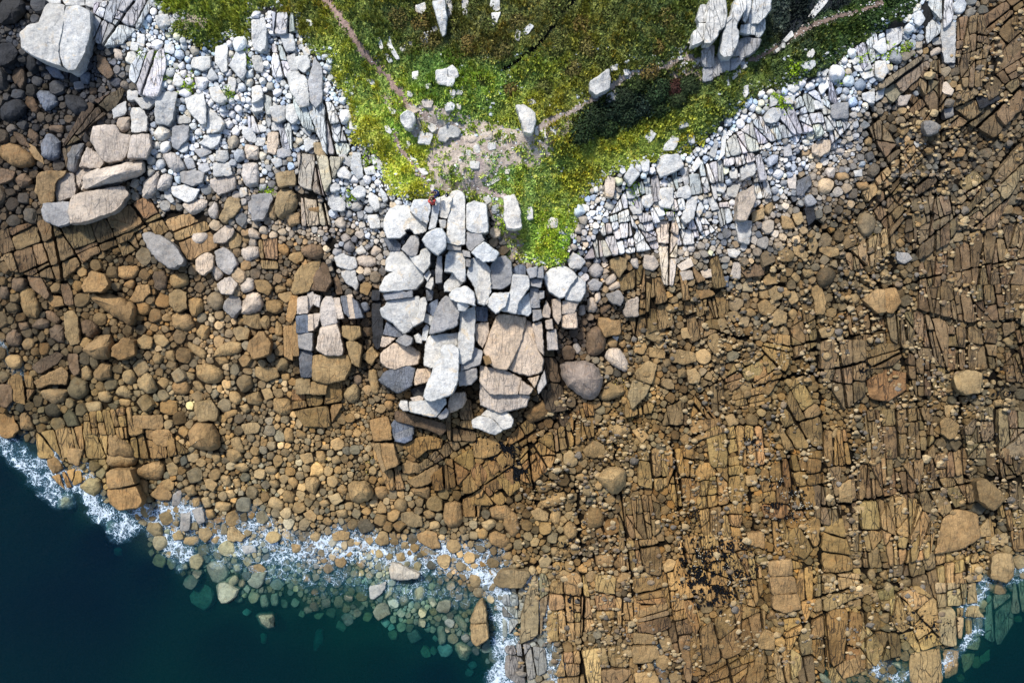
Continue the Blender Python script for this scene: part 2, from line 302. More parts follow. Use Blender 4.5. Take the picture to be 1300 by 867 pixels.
dk = (segdist(X, Y, DITCH) < 4); base[dk] = lin(hx('141a1c'))
sh = inpoly(X, Y, SHRUBS); base[sh] = lin(hx('1c2614'))  # shade of the shrub hollow put into the ground colour
fz_ = (FD(X, Y) < 5) & (gm < .5); base[fz_] *= .35
uw = Z < -.2; base[uw] = lin(hx('55573f')) * .5
gma = gm.copy(); gma[gl | dk] = 0
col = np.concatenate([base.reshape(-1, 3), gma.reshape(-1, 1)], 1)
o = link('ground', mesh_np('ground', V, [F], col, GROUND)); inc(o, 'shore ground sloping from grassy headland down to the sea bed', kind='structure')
# sea: closed body of water
me = bpy.data.meshes.new('sea'); a = 420.
vs = [(x, y, z) for z in (-16., 0.) for x, y in ((-a,-a),(a,-a),(a,a),(-a,a))]
me.from_pydata(vs, [], [(3,2,1,0),(4,5,6,7),(0,1,5,4),(1,2,6,5),(2,3,7,6),(3,0,4,7)]); me.materials.append(WATER)
inc(link('sea', me), 'dark navy sea below the rocky shore', kind='structure')
FS = [([(0,555),(20,575),(45,592),(62,618),(80,632)], 15, .74),([(62,585),(78,600),(95,612)], 12, .8),([(105,605),(118,628),(128,650),(150,668)], 16, .8),([(150,668),(185,655),(205,668),(222,690),(235,703)], 17, .78),
 ([(222,650),(250,665),(285,682),(320,690)], 22, .72),([(320,668),(345,690),(390,700),(430,698)], 26, .7),([(430,690),(480,700),(520,706),(560,705),(600,712),(622,716)], 24, .76),([(590,716),(620,728)], 14, .9),
 ([(632,745),(640,790),(640,820),(636,867),(636,900)], 15, .85),([(668,735),(690,770),(700,820),(705,867)], 11, .7),([(1232,770),(1250,742),(1285,722),(1340,700)], 14, .7),([(1195,850),(1225,822),(1240,795)], 9, .7),([(1110,850),(1140,858),(1180,852)], 10, .6),([(840,815),(838,850),(845,867)], 6, .5),
 ([(-60,505),(0,552)], 14, .8),([(250,700),(340,722),(440,738),(540,745),(600,760)], 20, .4),([(0,440),(20,470),(10,505)], 10, .5)]
X, Y, Z, V, F = grid_sheet(np.arange(-60, 1360, 3.), np.arange(430, 930, 3.), lambda x, y: np.maximum(.04, zt(x, y) + .24))
D = np.zeros(X.shape)
for L, wd, s in FS:
    dd = segdist(X + (fbm(X/14, Y/14)-.5)*26, Y + (fbm(X/14+9, Y/14)-.5)*26, L); D = np.maximum(D, s * np.clip(1.35 - dd / wd, 0, 1)**.6 * (dd < wd * 1.35))
keep = (D.ravel()[F] > .02).any(1); F = F[keep]; used = np.unique(F); mp = np.zeros(len(V), int); mp[used] = np.arange(len(used))
inc(link('foam', mesh_np('foam', V[used], [mp[F]], np.repeat(D.reshape(-1, 1)[used], 3, 1), FOAM)), 'white lacy surf washing in among the stones', 'foam', kind='stuff')
def path_mesh(name, poly=None, line=None, wd=4., colh='8a7478', label=''):
    if line is not None:
        x0 = min(p[0] for p in line) - 12; x1 = max(p[0] for p in line) + 12; y0 = min(p[1] for p in line) - 12; y1 = max(p[1] for p in line) + 12
    else:
        x0 = min(p[0] for p in poly) - 4; x1 = max(p[0] for p in poly) + 4; y0 = min(p[1] for p in poly) - 4; y1 = max(p[1] for p in poly) + 4
    X, Y, Z, V, F = grid_sheet(np.arange(x0, x1, 1.6), np.arange(y0, y1, 1.6), lambda x, y: ground_z(x, y) + .05)
    nx = (fbm(X/6, Y/6) - .5) * 2; n2 = fbm(X / 3.5, Y / 3.5)
    if line is not None: ok = segdist(X + nx * 3, Y + nx * 2, line) < wd * (1.1 + nx * 1.5)
    else: ok = inpoly(X + nx*9, Y + nx*7, poly) & (n2 < .7)
    F = F[ok.ravel()[F].all(1)]; used = np.unique(F); mp = np.zeros(len(V), int); mp[used] = np.arange(len(used))
    cc = lin(hx(colh))[None] * (.55 + .8 * fbm(X/5., Y/5.).ravel()[used, None])
    inc(link(name, mesh_np(name, V[used], [mp[F]], cc, EARTH)), label, kind='structure')
path_mesh('footpath', line=PATH1, wd=5.5, colh='8f7a72', label='worn earth footpath crossing the headland grass')
path_mesh('footpath', line=PATH2, wd=4.4, colh='9a8d84', label='stony footpath running past the shrubs to the outcrop')
path_mesh('footpath', line=PATH3, wd=2.6, colh='907c74', label='narrow path to the top of the crag')
path_mesh('footpath', line=PATH4, wd=3., colh='75655c', label='narrow path along the seaward turf')
path_mesh('footpath', line=PATH5, wd=5., colh='9c8c88', label='worn stony ground above the crag')
for bpoly in ([(480,120),(500,118),(512,140),(500,150)], [(612,252),(660,262),(668,330),(640,326),(628,290)], [(660,180),(720,150),(735,158),(690,198)], [(236,16),(262,22),(272,30),(240,40),(214,34)], [(840,84),(900,78),(935,96),(900,108),(850,98)]):
    path_mesh('bare_ground', poly=bpoly, colh='9a8c80', label='worn bare patch in the headland turf')
path_mesh('bare_ground', poly=GRAVEL, colh='b3a698', label='bare stony ground where the paths meet')

# ---------------- rock builder
PAL = dict(W='d3d3ce', G='a2a2a2', B='747a84', P='ccbfb0', T='a48a60', O='a5855a', D='766350', K='34363a', Q='a89484', U='848c74')
def area(P): x, y = P[:, 0], P[:, 1]; return .5 * np.sum(x * np.roll(y, -1) - np.roll(x, -1) * y)
def centroid(P):
    x, y = P[:, 0], P[:, 1]; k = x * np.roll(y, -1) - np.roll(x, -1) * y; A = k.sum() / 2
    if abs(A) < 1e-6: return P.mean(0)
    return np.array([((x + np.roll(x, -1)) * k).sum(), ((y + np.roll(y, -1)) * k).sum()]) / (6 * A)
def extent(P):
    c = P - P.mean(0); _, ev = np.linalg.eigh(c.T @ c); q = c @ ev; e = np.ptp(q, axis=0); return min(e), max(e), ev[:, 1]
def resample(P, K):
    Q = np.vstack([P, P[:1]]); L = np.hypot(*np.diff(Q, axis=0).T); s = np.concatenate([[0], np.cumsum(L)])
    t = np.linspace(0, s[-1], K, endpoint=False); return np.stack([np.interp(t, s, Q[:, 0]), np.interp(t, s, Q[:, 1])], 1)
def chaikin(P, q=.22):
    n = np.roll(P, -1, 0); return np.stack([P * (1-q) + n * q, P * q + n * (1-q)], 1).reshape(-1, 2)
def expand(P, d):
    if area(P) < 0: P = P[::-1]
    e = np.roll(P, -1, 0) - np.roll(P, 1, 0); nr = np.stack([e[:, 1], -e[:, 0]], 1) / (np.hypot(*e.T)[:, None] + 1e-9)
    return P + nr * d
def rock_mesh(name, P, h, colr, K=None, boxy=.6, crk=.5, gap=.0, mat=None, zb=None, tilt=.12, deep=.35, jit=1., raw=False, grow=.9):
    """P outline in photo px (y down).  Builds the rock around its own base point; returns mesh and that point."""
    if area(P) < 0: P = P[::-1]
    P = expand(P, grow); mn, mx, _ = extent(P)
    q = .06 if boxy > .5 else .18
    Q = chaikin(chaikin(P, q), .2)
    if K is None: K = int(np.clip(10 + mx * .8, 12, 60))
    R = resample(Q, K)
    cen = centroid(P); ph = rng.random(2) * 200
    e = np.roll(R, -1, 0) - np.roll(R, 1, 0); nrm = np.stack([e[:, 1], -e[:, 0]], 1) / (np.hypot(*e.T)[:, None] + 1e-9)
    R = R + nrm * ((fbm(R[:, 0] / 5 + ph[0], R[:, 1] / 5) - .5)[:, None] * min(3.2, mn * .14) * jit + (fbm(R[:, 0] / 1.7 + ph[1], R[:, 1] / 1.7, 2) - .5)[:, None] * min(1.5, mn * .1) - gap)
    z0 = zt(cen[0], cen[1]) if zb is None else zb
    r = mn / 2.
    bw = (min(.2 * r, .7 + .035 * r) if boxy > .5 else .5 * r)
    fr = [0, .0, .10, .3, .62, 1.]
    # rim profile heights (fraction of h)
    if boxy > .5: pz = [-1, .6, .80, .92, .98, 1.]
    else: pz = [-1, .12, .42, .70, .89, 1.]
    rings = []; zf = []
    for f, pzv in zip(fr, pz):
        rr = R - nrm * (bw * f); 
        if pzv < 0: rr = R + nrm * .25
        rings.append(rr); zf.append(np.full(K, pzv))
    last = rings[-1]; c2 = last.mean(0)
    nin = 3 if mn > 18 else (2 if mn > 9 else 1)
    for k in range(1, nin + 1):
        t = 1 - k / (nin + .6); rings.append(c2 + (last - c2) * t)
        zf.append(np.full(K, 1. if boxy > .5 else 1 + .16 * k / nin))
    allp = np.vstack(rings + [c2[None]]); z = np.concatenate(zf + [[1. if boxy > .5 else 1.17]])
    bot = z < 0
    rel = (allp - cen) / max(mx / 2, 1)
    fac = np.zeros(len(z))
    for k in range(rng.integers(2, 5)):
        a = rng.random() * 6.283; off = rng.uniform(.1, .55); sl_ = rng.uniform(.15, .55) * (1. if boxy < .5 else .7)
        fac = np.maximum(fac, (rel @ [math.cos(a), math.sin(a)] - off) * sl_)
    a = rng.random() * 6.283
    fac = fac * min(1, mx * S * .4 / h)
    zz = z - np.maximum(fac, 0) + tilt * (rel @ [math.cos(a), math.sin(a)])
    zz = zz * h + (fbm(allp[:, 0] / 9 + ph[1], allp[:, 1] / 9) - .5) * min(.3, mn * .012) * jit
    zz = np.where(bot, -deep, np.maximum(zz, .04)) + z0
    Vw = W(allp[:, 0], allp[:, 1], np.where(bot, z0 + h * .4, zz)); Vw[:, 2] = zz
    o0 = W(cen[0], cen[1], z0)
    nr = len(rings); i = np.arange(K); j = (i + 1) % K; Fs = []
    for k in range(nr - 1): Fs.append(np.stack([k*K + i, (k+1)*K + i, (k+1)*K + j, k*K + j], 1))
    ci = nr * K; Ft = np.stack([(nr-1)*K + i, np.full(K, ci), (nr-1)*K + j], 1)
    colv = np.tile(np.append(colr, crk), (len(zz), 1))
    # grid is y down in px -> faces wind the other way in world
    if raw: return Vw, np.vstack(Fs), Ft, colv
    me = mesh_np(name, Vw - o0, [np.vstack(Fs), Ft], colv, mat or ROCK, sharp=38)
    return me, o0
def shade(code, cen=None, amt=.10, blend=.22):
    c = hx(PAL[code]) if len(code) == 1 else hx(code)
    if cen is not None and code not in 'BKU':
        f, _ = cfield(np.array(cen[0]), np.array(cen[1])); c = c * (1 - blend) + f * blend
    c = lin(c); v = rng.normal(1, amt); t = rng.normal(0, .015 if code in 'WG' else .035)
    return np.clip(c * v * np.array([1 + t, 1, 1 - t * 1.4]), .01, .86)

# ---------------- traced rocks
DATA = r'''
@470 240 .15
[crag
W 120,260 170,180 240,140 330,140 340,200 350,260 340,330 290,350 300,370 250,410 150,415 125,360
W 345,165 375,95 510,95 505,180 480,300 430,260 345,190
W 345,205 420,262 478,310 470,355 380,380 350,340 345,270
W 540,90 590,70 580,180 545,330 500,350 520,220
W 600,75 650,50 690,70 670,180 645,250 595,235 590,140
W 690,30 740,15 795,50 800,200 800,470 745,475 650,455 660,280 680,130
W 580,260 640,265 635,330 600,330
W 820,130 880,110 980,130 995,370 900,370 820,350
G 820,370 935,370 960,430 850,525 820,500
W4 447,430 480,380 560,338 610,340 637,390 632,490 575,557 530,530 470,480
G 270,510 350,400 400,398 410,470 385,570 320,555
B 120,420 200,420 260,470 250,520 170,520
W 140,600 190,520 225,508 300,560 455,730 450,770 380,850 80,866 85,830 130,750 200,700 135,690
W 330,570 420,570 435,520 480,507 505,540 500,640 455,715 380,640
W 650,560 680,520 760,518 805,560 800,780 780,790 730,740 690,700 635,700 640,620
W 630,800 690,740 700,700 740,700 780,800 700,860 630,866
G 560,700 575,570 600,560 605,700 600,790 560,800
B 515,690 530,690 545,700 530,760 510,750
W 475,830 500,760 530,750 530,800 510,850
W 460,740 500,685 510,720 480,780
G 780,525 840,535 850,575 790,565
G 820,590 845,595 840,660 820,655
G 650,470 770,490 770,515 650,505
@320 280 .3459
W3.6 805,118 850,80 905,120 890,145 850,152
W 790,200 805,140 825,135 830,200 822,300 818,240
W 830,140 845,145 872,180 875,260 850,310 828,305 832,220
@470 360 .15
G 110,100 210,75 260,60 300,80 355,55 362,110 200,125 130,135
W 90,220 130,190 150,150 380,120 410,105 420,150 410,200 405,300 390,320 330,400 290,425 200,340 100,270
W 430,130 465,120 475,160 450,310 360,360 350,330 400,290 420,200
B1.6 480,55 530,60 520,140 485,150
B1.6 480,190 575,135 560,210 530,280 490,240
W1.8 455,310 460,250 530,290 515,355
W1.8 455,380 480,350 495,360 470,485 445,480
W1.8 375,440 410,425 440,450 430,505 395,495
G 590,170 640,105 740,160 750,240 730,360 600,400 500,430 520,340 555,250
W3.6 670,100 700,60 800,25 830,40 880,90 885,190 830,165 740,150 680,130
W3.3 740,165 800,160 830,190 800,230 750,225
W 760,240 885,195 885,300 870,560 850,640 780,680 745,670 750,450 765,380
W 480,470 520,440 745,420 740,520 620,515 600,570 600,640 550,690 520,710 460,690 465,620
W3.9 615,520 700,515 745,550 745,700 735,833 690,933 520,995 480,993 455,958 500,813 540,733 530,720 560,660 605,620 600,560
B 140,330 270,420 300,440 250,450 110,430
P 100,450 210,465 130,530 95,530
G3 240,470 300,435 360,465 340,510 300,530 220,480
P 95,590 200,510 290,500 420,590 415,620 400,680 310,690 200,725 130,700 90,650
B2 75,820 130,750 200,720 330,700 380,720 350,860 280,900 230,920 130,860
P 380,810 400,730 520,725 500,820 370,860
K 345,900 480,840 450,950 380,970
G 770,680 860,640 870,540 950,570 930,680 760,740
G 750,750 905,715 900,800 850,850 750,866
P 890,340 1000,330 1000,430 950,550 900,480
B 900,200 990,200 990,320 900,320
K1.2 20,170 80,150 100,300 110,500 60,560 30,500
K1 20,60 80,60 75,140 20,140
@470 470 .15
P 340,240 420,222 450,235 440,262 370,262
W 255,265 310,260 320,345 280,335 250,300
W 325,272 640,240 640,270 555,395 322,345
P 665,290 680,200 800,190 810,240 770,310 680,352 660,340
G 570,400 650,320 660,350 640,395 600,410
D 205,345 690,470 600,545 500,500 210,420
@610 320 .2077
G 65,80 110,35 150,28 185,60 190,140 185,190 130,225 68,225
W 0,40 50,90 60,200 40,320 0,320
W3.2 55,280 75,255 180,250 150,330 95,375 50,330
W 195,140 295,150 300,210 230,310 220,375 120,355 185,250 190,200
W 300,240 305,370 300,385 225,375 235,310
B 195,110 240,80 275,90 275,135 200,135
G 285,105 325,100 345,80 340,150 305,160
G 345,110 380,85 382,160 345,155
G 305,165 375,170 370,215 310,205
G 305,215 355,225 360,345 310,340
G 365,235 385,240 385,280 362,290
P 105,380 280,400 250,540 165,720 80,705 20,610 60,500
P 284,410 310,430 330,500 350,600 385,660 370,730 300,755 172,720 255,545
P 320,440 370,420 385,640 350,590
G 320,350 370,355 375,400 325,425
P 375,400 405,290 425,350 420,400
P 440,290 485,285 490,400 475,440 450,400
P 400,420 435,410 440,470 405,470
P 410,490 460,470 470,600 415,600
P 495,390 585,365 590,465 500,460
O 20,640 50,635 65,680 35,690
P 0,690 80,715 160,730 250,775 230,867 60,867 0,800
P 250,785 320,840 300,867 240,867
P 290,775 360,755 330,830
P 350,820 395,720 400,800 350,867
P 0,800 60,867 230,867 300,880 280,940 120,980 0,930
]
[cap
@610 320 .2077
W 390,150 430,105 510,88 560,120 590,150 540,215 510,275 480,278 420,235
W 593,152 640,185 635,250 610,300 515,290 545,220
P 500,300 600,300 575,370 500,380
]
@610 320 .2077
D 495,600 520,575 560,575 578,610 565,655 510,660
P 560,570 590,550 615,600 590,630
D 650,500 700,450 740,470 770,530 750,600 690,640 650,620
P 745,640 780,580 850,590 870,620 905,680 890,740 790,680
Q1.6 485,685 530,668 640,668 700,685 752,775 725,867 688,904 626,886 539,823 500,770
P 650,275 690,270 715,330 700,370 655,360
P 600,320 640,310 640,380 600,390
P 700,250 730,235 735,290 705,315
G 660,195 690,165 745,190 720,235 665,230
P 760,170 825,125 835,165 770,210
P 780,220 850,168 865,210 790,235
G 760,260 850,235 875,280 860,330 800,310
T 790,50 850,25 895,50 890,100 850,160 800,90
P 910,40 963,30 963,110 925,80
W 520,20 560,0 600,20 640,60 610,100 550,95
P 870,360 900,300 963,270 963,390 890,395
D 730,330 760,310 810,330 740,385
O 720,400 855,420 855,500 760,520 725,450
O 775,540 800,520 835,545 830,585 785,575
O 840,560 880,535 890,570 870,590
W 805,515 845,515 835,545
@470 470 .15
[cracked
B 170,480 200,430 330,455 372,468 200,540
B 185,550 370,475 362,540 215,590
B 200,605 362,545 350,580 290,610
]
O 120,240 140,195 210,200 215,250
O 120,260 190,250 200,300 170,345 125,310
[steps
O 0,420 150,400 170,480 180,580 30,600
O 10,620 75,620 90,740 130,850 110,866 60,700
O 80,620 190,620 235,800 130,840 90,740
]
O 300,730 340,690 390,720 385,780 320,750
O 265,800 310,760 410,800 410,866 280,866
S20,35,110,60
O 270,650 400,580 500,560 610,590 600,650 480,670 400,740
@600 480 .1845
T 860,130 930,20 1010,50 1055,90 1040,110 950,150 900,150
[whitesplit
W 60,260 120,200 160,195 240,240 280,290 262,335 215,350 160,290 110,262
W 0,330 0,290 50,266 105,270 150,300 208,358 150,385 60,350
]
O 340,240 500,140 540,160 540,240 400,315
S90,22,0,60
O 15,450 90,415 250,440 160,520 100,535 20,540
T 755,500 840,430 900,465 915,510 840,545 780,535
T 930,330 970,300 1084,340 1084,370 1010,420 950,380
T 630,520 670,495 720,540 715,590 680,608 630,580
T 700,670 770,650 810,680 780,710 710,690
T2 850,660 960,610 1050,620 1060,720 1000,800 950,790 870,710
T 745,720 800,700 840,790 800,820 750,790
T 430,740 540,695 555,760 460,790
T 570,590 635,625 625,640 570,610
T 1020,130 1084,110 1084,180 1030,185
T 890,160 950,160 950,200 900,190
T 895,250 940,245 945,290 905,303
T 865,350 935,335 930,415 870,390
T 575,520 610,515 620,575 585,580
S86,9,5,28
O 670,290 720,250 785,165 825,165 825,400 735,420 725,450 680,470
S86,9,5,22
O 570,370 665,300 680,470 580,500
S50,14,140,26
O 0,600 140,580 200,520 330,740 200,860 0,867
S60,14,150,22
O 340,540 430,420 540,380 560,520 540,600 400,720 340,700
@350 310 .2193
[tower
T 95,270 120,170 150,130 265,88 250,140 190,270 105,290
D 270,90 300,130 320,220 285,270 200,265 220,200
O 60,440 95,295 125,300 115,400 90,460
O 50,475 90,470 95,680 55,650
O 95,450 122,440 130,650 105,650
P 130,310 180,300 185,400 125,405
P 187,280 215,275 220,340 190,395
P 225,290 255,300 250,365 225,350
B 120,415 185,408 190,510 125,515
P 192,408 215,405 215,500 192,505
P 220,405 258,400 240,470 222,500
G 130,520 210,512 208,615 135,600
B 135,607 210,622 205,770 150,770
P 265,350 290,305 325,305 345,360 355,455 270,475 260,430
P 260,482 355,462 375,550 390,620 385,640 290,640 240,610
T 215,645 420,645 435,700 400,780 300,805 215,785
P 340,310 365,310 390,430 365,435
B 380,300 405,298 425,432 400,400
P 410,295 440,290 460,432 430,432
B 445,300 470,340 505,425 465,430
T 385,475 490,480 490,530 440,560 390,530
T 410,565 450,560 495,590 480,715 445,690
T 120,780 200,780 195,867 120,867
T 205,800 300,810 290,867 200,867
]
D 145,30 200,0 265,5 280,50 270,75 210,85 150,60
W 340,80 380,55 460,80 470,130 440,150 360,130
P 465,85 500,65 580,80 585,120 545,135 480,120
W 375,160 460,150 480,240 465,265 400,210
D 335,190 360,165 385,290 355,290
T 490,235 530,220 555,240 530,295 490,280
W 455,40 500,5 525,45 480,60
P 545,50 575,5 625,30 575,75
T 500,650 560,590 595,640 555,700
T 530,730 580,720 600,820 590,867 560,867
D 445,760 490,750 500,800 470,820
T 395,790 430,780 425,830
K 560,290 600,270 600,390 550,380
B 490,340 530,330 545,380 510,400
T 0,235 60,250 65,270 0,285
T 0,325 40,330 45,390 0,400
O 15,0 60,0 80,40 65,70 15,40
T 80,60 150,45 160,90 120,115 75,80
T 15,290 90,275 100,310 60,340 20,310
T 0,430 40,470 40,530 0,530
T 0,670 50,655 80,690 70,735 0,730
T 35,755 80,750 85,785 40,790
T 60,210 85,195 100,215 90,250 60,235
@0 0 .3343
[slab
W1.8 178,18 245,20 240,90 225,160 220,200 232,255 195,240 130,215 85,185 78,125 110,100 150,90 165,50
W1.8 252,28 300,25 340,45 342,120 320,200 285,265 262,268 238,240 226,190 236,110
]
K 0,0 90,0 100,50 60,90 0,95
W 170,0 230,0 230,12 175,10
W 235,0 320,0 325,20 250,20
W 325,0 390,0 395,15 355,30 325,20
S-62,13,20,24
W 360,15 420,10 500,0 590,0 560,40 520,100 460,165 400,170 350,150 360,70
W 590,60 640,55 650,95 600,105
W 525,130 550,130 545,180 520,170
W 500,160 525,165 520,195 495,190
W 625,170 660,170 660,205 625,200
S-70,14,5,30
W 500,250 545,200 620,190 628,240 600,350 590,365 530,360 525,320 495,300
W 735,220 800,215 795,260 770,270 725,255
W 820,175 862,175 862,270 845,278 818,240
W 900,195 930,195 935,270 920,303 868,250
W 870,290 895,300 890,350 862,345
W 795,335 830,330 862,380 830,395 800,370
W 800,255 830,300 800,305 785,295
W 665,275 700,310 690,330 655,325
W 700,375 775,355 780,400 780,470 765,475 715,420
W 790,400 855,465 830,500 785,510
W 510,375 590,368 598,385 560,415 540,410
W 595,360 640,348 675,350 655,450 640,475 590,470 588,400
W 485,345 525,345 522,380 485,380
W 425,410 480,385 478,435 430,450
W 500,410 530,410 560,440 555,500 498,505
P 445,450 495,445 498,490 480,510 445,500
[palepair
P 355,485 400,478 440,480 455,510 495,515 480,590 465,605 420,615 390,610 370,570 345,530
P 500,515 565,512 570,560 555,600 485,600
]
B 275,545 330,540 300,610 290,655 255,650 250,590
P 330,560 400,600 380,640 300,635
P2 313,675 330,655 530,607 555,610 558,665 430,695 330,725 305,720 320,700
P 290,640 360,640 340,660 315,670 320,695 300,720 285,700
P 215,675 240,658 280,660 285,720 280,745 215,765 205,720
[longslab
P2 275,745 330,730 470,708 490,735 440,800 380,820 330,840 270,850 262,800
G 165,775 262,768 262,845 225,860 170,835 160,800
]
P 545,690 610,640 600,700 585,745 540,750
P 600,680 625,655 655,665 650,710 595,725
P 615,585 660,577 705,630 700,645 660,655 635,625
W 670,440 725,445 725,465 675,470
W 675,540 690,530 715,545 712,570 690,580 673,565
G 655,480 720,480 715,520 675,570 652,555
W 755,545 800,510 840,510 830,545 805,565
G 735,570 790,560 805,580 760,598
W 820,575 865,572 868,600 855,615 820,612
W 810,620 870,618 880,665 810,670
P 795,685 890,670 895,715 830,740 800,705
W 650,710 700,705 760,722 740,755 715,768 660,745
P 685,775 770,755 798,765 780,790 730,815
P 790,800 815,765 830,780 825,830 800,830
W 625,725 645,730 660,765 650,770 625,750
G 755,625 790,620 798,645 775,655 755,645
G 700,605 730,600 742,635 715,645
G 685,655 745,650 775,655 765,690 730,705 690,695
W 920,485 970,487 972,540 945,540 918,505
P 930,545 987,560 985,610 930,600
P 920,620 980,615 987,700 940,710 918,670
W 905,715 935,712 940,740 915,752
G 945,770 970,748 987,750 987,830 970,835 945,800
T 870,750 905,755 915,790 850,850 830,830
O 145,660 185,650 255,650 240,668 210,690 205,765 160,780 135,730
O 0,550 50,545 125,590 130,630 60,635 0,600
B 165,520 200,503 235,540 230,600 195,612 155,590
B 130,350 180,345 215,370 225,395 175,425 150,390
K 245,360 300,365 340,400 335,435 290,440 250,400
D 370,210 400,220 432,280 410,303 370,260
K 0,165 45,165 70,200 45,235 0,255
D 45,260 90,250 100,300 85,340 50,310
D 95,370 125,365 155,420 135,435 100,400
K 0,400 70,372 105,400 90,440 40,455 0,455
D 45,495 90,515 125,570 70,545
D 110,485 150,510 145,550 105,520
D 185,480 245,475 245,510 190,495
D 0,640 60,655 45,680 0,700
D 50,680 90,655 130,690 80,720
O 95,535 130,560 160,600 170,625 130,600
B 305,275 345,275 340,320 310,315
G 280,315 315,308 320,335 285,340
B 170,255 215,250 245,300 200,290
K 95,205 125,205 140,250 120,275 98,250
D 340,335 370,335 365,360 345,360
P 430,180 460,190 470,230 440,230
S-50,12,40,40
D 240,560 330,400 420,360 480,330 440,400 340,470 290,540 250,640
@320 0 .3343
W 0,75 45,68 55,110 50,180 35,198 10,190 0,170
S88,9,0,40
W 80,50 152,55 157,115 105,125 85,125
W 105,130 155,128 165,190 130,200
W 190,185 215,175 220,210 200,215
W 165,215 215,210 220,250 200,275 175,265
W 0,215 30,210 42,250 38,275 10,265
W 125,225 160,200 175,270 150,270
W 130,280 170,270 210,300 218,400 180,410 150,350
G 215,300 240,215 265,260 265,390 240,410 220,380
W 0,330 35,325 40,370 0,395
W 45,370 40,420 0,425 0,398
W 65,405 125,400 125,460 80,465
W 130,400 170,395 175,455 150,470 130,450
W 70,465 110,465 108,495 75,498
W 15,475 55,478 52,500 18,500
W 10,525 50,525 45,555 15,555
P 60,505 100,502 100,545 85,590 60,580
G 95,570 140,555 150,590 120,600 98,598
W 195,535 240,510 240,550 205,580
W 185,490 230,487 220,520
T 235,545 265,540 292,580 265,605 240,580
W 70,605 110,600 115,625 90,637
P 0,555 30,570 35,605 0,620
T 90,660 160,645 165,700 100,710
T 100,720 160,715 180,790 100,835 85,790
G 0,740 70,735 80,755 40,835 0,840
O 60,780 95,765 90,840 65,825
W 295,740 330,740 355,770 350,800 310,800 290,775
O 195,780 250,780 260,810 205,805
O 130,815 180,805 180,850 140,860
W 385,580 410,580 420,670 405,682 375,640
W 330,590 350,585 380,620 370,635 335,610
W 320,645 350,635 380,665 370,680 325,670
W 295,705 330,690 335,720 300,730
W 375,730 400,705 435,720 430,745 395,752
W 485,715 500,712 515,760 500,770
W 445,730 475,735 485,790 465,800 445,765
W 455,590 470,585 480,620 460,625
W 475,610 495,608 495,640 480,648
W 425,640 465,630 470,660 435,665
W 440,820 480,812 487,867 450,867
~
W1.4 685,5 730,0 740,60 735,130 725,143 710,90
W 738,0 757,0 758,80 745,60
W 797,0 820,0 822,65 803,65
W 905,0 940,0 940,40 905,45
W 910,50 945,45 915,120
W 622,20 655,12 660,35 640,55 622,40
W 475,142 485,145 497,185 488,188
W 505,140 522,138 530,175 560,225 550,228 515,175
W 500,190 535,235 522,240 500,205
W 640,145 665,145 668,165 650,172
W 650,125 680,118 685,130 660,145
W 682,105 700,100 705,118 690,122
W 562,185 582,172 588,185 570,200
W 592,160 612,160 615,172 600,178
[threeway
W 700,270 740,262 738,325 700,318
W 742,262 760,250 778,270 782,290 762,300 745,285
W 743,295 770,303 760,325 742,328
]
W 610,275 630,270 628,305 610,300
W 655,325 680,318 683,328 665,338
W 730,395 755,388 768,400 762,418 735,422
W 778,395 793,398 790,415 778,412
W 750,345 770,343 770,362 752,362
W 775,342 800,350 795,360 775,358
W1.3 565,435 590,420 615,430 622,460 605,488 580,485 563,460
W 515,408 545,420 545,432 530,433
W 505,480 515,477 530,500 525,508 510,500
W 575,540 595,537 602,555 590,565
W 672,465 695,460 700,490 685,503 670,485
W 712,490 740,475 780,485 792,500 785,520 750,520 735,542 712,535
[twin
W 640,500 660,495 650,545 632,545
W 665,505 687,510 670,550 655,548
]
P 812,515 850,512 857,535 835,545 812,535
P 870,503 910,500 915,530 880,532
W 842,555 862,550 865,580 845,582
W 815,572 830,572 828,592 815,590
W 828,615 862,613 862,640 828,640
W 895,545 925,542 925,565 898,570
W 630,640 655,640 668,660 650,665
W 600,590 625,610 620,620 605,605
W 675,700 690,705 690,725 680,725
W 890,695 950,668 952,676 892,708
W 955,645 978,645 975,660 958,660
W 880,750 905,750 910,765 890,775
W 205,75 235,85 237,95 215,98
W 435,303 460,303 468,318 455,323
W 368,455 400,480 400,492 370,490
W 590,348 612,352 608,368 592,366
P 600,405 645,398 650,415 610,430
P 645,380 690,378 680,410 650,405
~
@860 0 .1845
~
[outcrop
W2 165,40 205,35 200,150 150,155 140,130
W2 150,170 195,160 190,250 170,285 105,315 115,220 150,200
W2.6 225,0 330,0 335,120 325,180 280,215 275,250 225,295 190,300 200,170 215,60
W2.8 375,110 400,0 470,0 470,60 430,120 400,190 420,215 410,300 370,380 325,395 295,370 320,240 345,130
W3 475,0 505,0 500,60 460,160 450,140 470,60
W3 510,60 530,0 645,0 640,60 600,120 560,160 470,170 490,110
W2.2 440,175 500,168 500,235 430,225
W2.2 510,165 530,168 530,245 505,238
W2.2 538,168 600,135 600,200 560,262 535,250
G1.5 425,275 490,262 575,275 560,320 500,370 440,400 415,380
G1.5 385,345 415,300 415,385 375,385
G1 175,345 215,320 248,310 245,450 230,462 190,460 172,420
G.8 180,468 240,465 240,550 180,565
G.8 250,370 285,420 285,520 245,540
G.8 290,400 355,395 350,490 300,505
G.8 360,395 450,405 400,470 360,490
]
W 425,435 455,425 480,465 445,480
W 365,525 405,505 418,515 375,555
W 325,545 350,530 350,560 330,570
W 405,488 430,482 435,500 410,503
W 435,605 490,585 485,650 465,675 450,640
W 5,340 45,305 68,320 45,350 15,370
W 65,265 85,255 90,295 65,300
W 5,385 35,380 38,410 10,412
W 20,430 45,425 50,510 20,500
W 100,430 165,390 170,405 110,470
